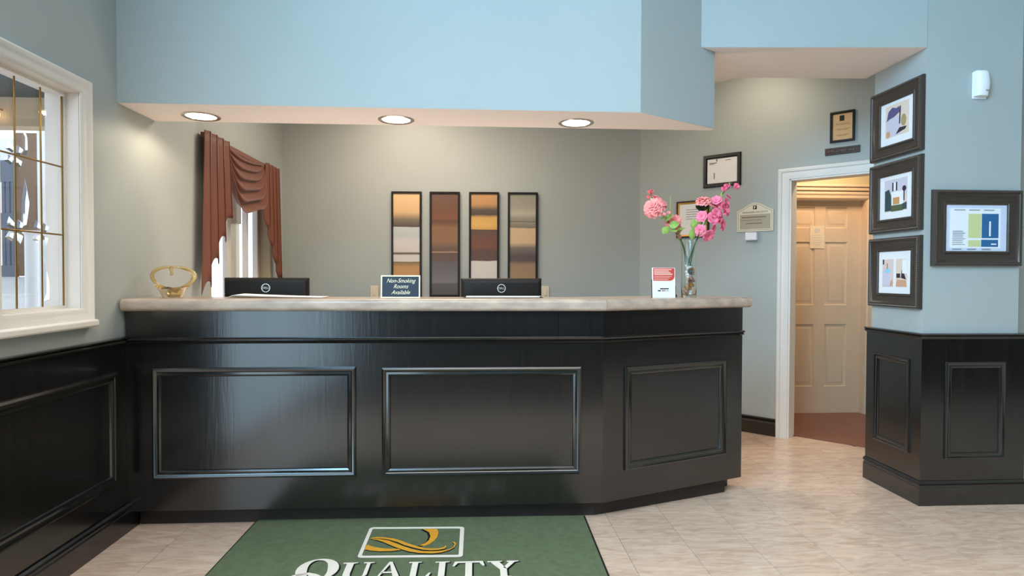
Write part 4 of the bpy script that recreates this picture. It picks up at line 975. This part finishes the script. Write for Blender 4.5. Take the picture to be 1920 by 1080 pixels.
for p, d in (((1.305, VY-.02, 1.62), (.25, -.2, 1)), ((1.28, VY-.02, 1.555), (.3, -.3, 1)), ((1.365, VY-.02, 1.70), (.4, 0, 1)), ((1.408, VY-.015, 1.755), (.5, 0, 1)), ((1.32, VY-.02, 1.655), (.35, -.1, 1))): leaf(LS, fl, rel(p), d, 0)

# ------------------------------------------------------------ floor mat
fm = thing('floor_mat', 'green logo mat lettered QUALITY before the reception counter', 'mat', (-.28, 2.66, 0), R(-1.0))
B(-.855, .850, -.60, .600, .0, .006).build('rubber_edge', M['rubber'], fm, bevel=.002)
B(-.845, .840, -.59, .590, .004, .011).build('pile', M['mat_pile'], fm, bevel=.002)
ca, sa = math.cos(R(1.0)), math.sin(R(1.0))
def ml(pts): return [((x+.28)*ca-(y-2.66)*sa, (x+.28)*sa+(y-2.66)*ca) for x, y in pts]
def flat(name, polys, m, z0, z1, rot=True, parent=fm):
    mb = MB()
    for p in polys: mb.prism(ml(p) if rot else p, z0, z1)
    return mb.build(name, m, parent, smooth=0)
BO = [(-.523, 3.11), (-.517, 3.122), (-.505, 3.128), (-.075, 3.112), (-.060, 3.108), (-.053, 3.096), (-.054, 2.794), (-.058, 2.783), (-.070, 2.778), (-.503, 2.793), (-.517, 2.796), (-.524, 2.806)]
BI = [(-.506, 3.103), (-.504, 3.108), (-.499, 3.110), (-.082, 3.095), (-.075, 3.092), (-.073, 3.086), (-.073, 2.806), (-.075, 2.798), (-.080, 2.796), (-.497, 2.809), (-.504, 2.811), (-.507, 2.817)]
bo_, bi_ = ml(BO), ml(BI); n = len(bo_)
MB().add([(x, y, .0125) for x, y in bo_]+[(x, y, .0125) for x, y in bi_], [(i, (i+1) % n, n+(i+1) % n, n+i) for i in range(n)]).build('emblem_border', M['mat_white'], fm, smooth=0, solid=.002)
LEAF = [(-.258, 3.095), (-.187, 3.091), (-.178, 3.048), (-.18, 2.998), (-.192, 2.957), (-.212, 2.921), (-.236, 2.9), (-.258, 2.905), (-.235, 2.925), (-.219, 2.958), (-.214, 3.007), (-.225, 3.054)]
WA = [(-.5, 2.997), (-.473, 3.009), (-.437, 3.004), (-.388, 2.988), (-.35, 2.962), (-.313, 2.929), (-.27, 2.897), (-.234, 2.874), (-.2, 2.867), (-.166, 2.868), (-.142, 2.881), (-.137, 2.899), (-.131, 2.887), (-.138, 2.866), (-.165, 2.855), (-.201, 2.852), (-.238, 2.86), (-.279, 2.881), (-.328, 2.913), (-.366, 2.949), (-.41, 2.978), (-.447, 2.992)]
WB = [(-.49, 2.989), (-.448, 2.982), (-.408, 2.965), (-.37, 2.932), (-.329, 2.897), (-.289, 2.866), (-.248, 2.844), (-.198, 2.839), (-.154, 2.841), (-.121, 2.854), (-.099, 2.878), (-.095, 2.911), (-.107, 2.939), (-.092, 2.931), (-.088, 2.911), (-.094, 2.878), (-.115, 2.85), (-.15, 2.827), (-.191, 2.819), (-.252, 2.826), (-.301, 2.844), (-.346, 2.875), (-.39, 2.913), (-.436, 2.956), (-.467, 2.977)]
TL = [(-.503, 2.926), (-.476, 2.905), (-.439, 2.886), (-.396, 2.876), (-.351, 2.872), (-.341, 2.862), (-.379, 2.853), (-.434, 2.853), (-.477, 2.863), (-.506, 2.877)]
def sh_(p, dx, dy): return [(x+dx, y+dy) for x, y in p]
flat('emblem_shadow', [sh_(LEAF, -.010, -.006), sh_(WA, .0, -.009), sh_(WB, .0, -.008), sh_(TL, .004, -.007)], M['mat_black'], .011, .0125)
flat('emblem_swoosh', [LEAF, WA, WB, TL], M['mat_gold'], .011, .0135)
# serif capitals: strokes in letter units (x right, y up, cap height 1)
def ring(cx, cy, a, b, t, tilt, n=40):
    o, i_ = [], []
    for k in range(n):
        an = 2*PI*k/n; c, s_ = math.cos(an), math.sin(an)
        o.append((cx+a*c, cy+b*s_)); th = t*(.30+.70*abs(math.cos(an-tilt))); i_.append((cx+(a-th)*c, cy+(b-th*.55)*s_))
    return o, i_
GL = {
 'U': [[(0, 1), (.42, 1), (.42, .965), (.31, .93), (.31, .30), (.34, .15), (.44, .08), (.52, .07), (.50, 0), (.36, 0), (.20, .06), (.12, .22), (.11, .93), (0, .965)], [(.44, .08), (.60, .09), (.68, .18), (.69, .93), (.59, .965), (.59, 1), (.90, 1), (.90, .965), (.79, .93), (.79, .25), (.72, .08), (.58, .0), (.50, 0)]],
 'A': [[(.36, 1.02), (.46, 1.02), (.82, .06), (.93, .035), (.93, 0), (.53, 0), (.53, .035), (.61, .06)], [(.36, 1.02), (.40, .86), (.14, .06), (.25, .035), (.25, 0), (-.05, 0), (-.05, .035), (.07, .06)], [(.19, .32), (.55, .32), (.52, .40), (.22, .40)]],
 'L': [[(0, 1), (.42, 1), (.42, .965), (.31, .94), (.31, .06), (.11, .06), (.11, .94), (0, .965)], [(0, 0), (.70, 0), (.78, .30), (.72, .30), (.60, .07), (.0, .035)]],
 'I': [[(0, 1), (.44, 1), (.44, .965), (.32, .94), (.32, .06), (.44, .035), (.44, 0), (0, 0), (0, .035), (.12, .06), (.12, .94), (0, .965)]],
 'T': [[(.06, 1), (.90, 1), (.96, .72), (.90, .72), (.80, .91), (.16, .91), (.06, .72), (0, .72)], [(.38, .92), (.58, .92), (.58, .06), (.70, .035), (.70, 0), (.26, 0), (.26, .035), (.38, .06)]],
 'Y': [[(-.02, 1), (.42, 1), (.42, .965), (.33, .94), (.54, .52), (.54, .06), (.66, .035), (.66, 0), (.22, 0), (.22, .035), (.34, .06), (.34, .48), (.08, .94), (-.02, .965)], [(.44, .58), (.64, .94), (.56, .965), (.56, 1), (.92, 1), (.92, .965), (.80, .93), (.54, .50)]]}
POS = [('U', -.573, 2.745, .150, .148), ('A', -.420, 2.741, .128, .148), ('L', -.287, 2.737, .128, .148), ('I', -.172, 2.734, .138, .146), ('T', -.096, 2.731, .145, .146), ('Y', .058, 2.727, .146, .146)]
for ch, x, ytop, wd, hg in POS:
    ps = [[(x+px*wd, ytop-hg+py*hg) for px, py in p] for p in GL[ch]]
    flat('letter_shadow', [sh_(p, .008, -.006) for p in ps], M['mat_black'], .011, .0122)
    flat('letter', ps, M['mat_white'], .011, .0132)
o_, i2 = ring(-.672, 2.688, .089, .100, .048, .35)
n = len(o_)
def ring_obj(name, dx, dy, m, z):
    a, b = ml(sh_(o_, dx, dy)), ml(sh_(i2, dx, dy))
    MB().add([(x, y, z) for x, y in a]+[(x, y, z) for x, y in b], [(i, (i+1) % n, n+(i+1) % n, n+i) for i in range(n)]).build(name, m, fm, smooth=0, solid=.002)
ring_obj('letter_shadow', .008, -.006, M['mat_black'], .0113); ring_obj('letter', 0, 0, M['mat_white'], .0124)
SW = [(-.778, 2.622), (-.760, 2.640), (-.735, 2.655), (-.700, 2.660), (-.665, 2.646), (-.620, 2.612), (-.560, 2.572), (-.480, 2.556), (-.420, 2.566), (-.480, 2.538), (-.560, 2.545), (-.625, 2.580), (-.672, 2.622), (-.705, 2.642), (-.735, 2.636), (-.755, 2.618)]
flat('letter_tail', [SW], M['mat_white'], .011, .0134)

# ------------------------------------------------------------ far right: side table glimpsed past the column
tb = thing('side_table', 'brown wooden side table glimpsed right of the column', 'table', (6.05, 7.3, 0))
B(-.75, .45, -.3, .3, .72, .80).build('tabletop', M['table_wood'], tb, bevel=.006)
B(-.72, .42, -.27, .27, .60, .72).build('apron', M['table_wood'], tb, smooth=0)
for x in (-.69, .39):
    for y in (-.25, .25): B(x-.03, x+.03, y-.03, y+.03, 0, .60).build('leg', M['table_wood'], tb, bevel=.004)
# entrance doors (reflected in the counter)
en = struct(thing('door_2', None, None, (XW-.1, 0, 0)), 'white framed glass entrance doors in the left wall')
for y in (-2.2, -1.2, -.15, .9, 1.88): B(-.05, .05, y, y+.07, 0, 2.3).build('stile', M['white_paint'], en, smooth=0)
B(-.05, .05, -2.2, 1.95, 2.22, 2.3).build('head', M['white_paint'], en, smooth=0)
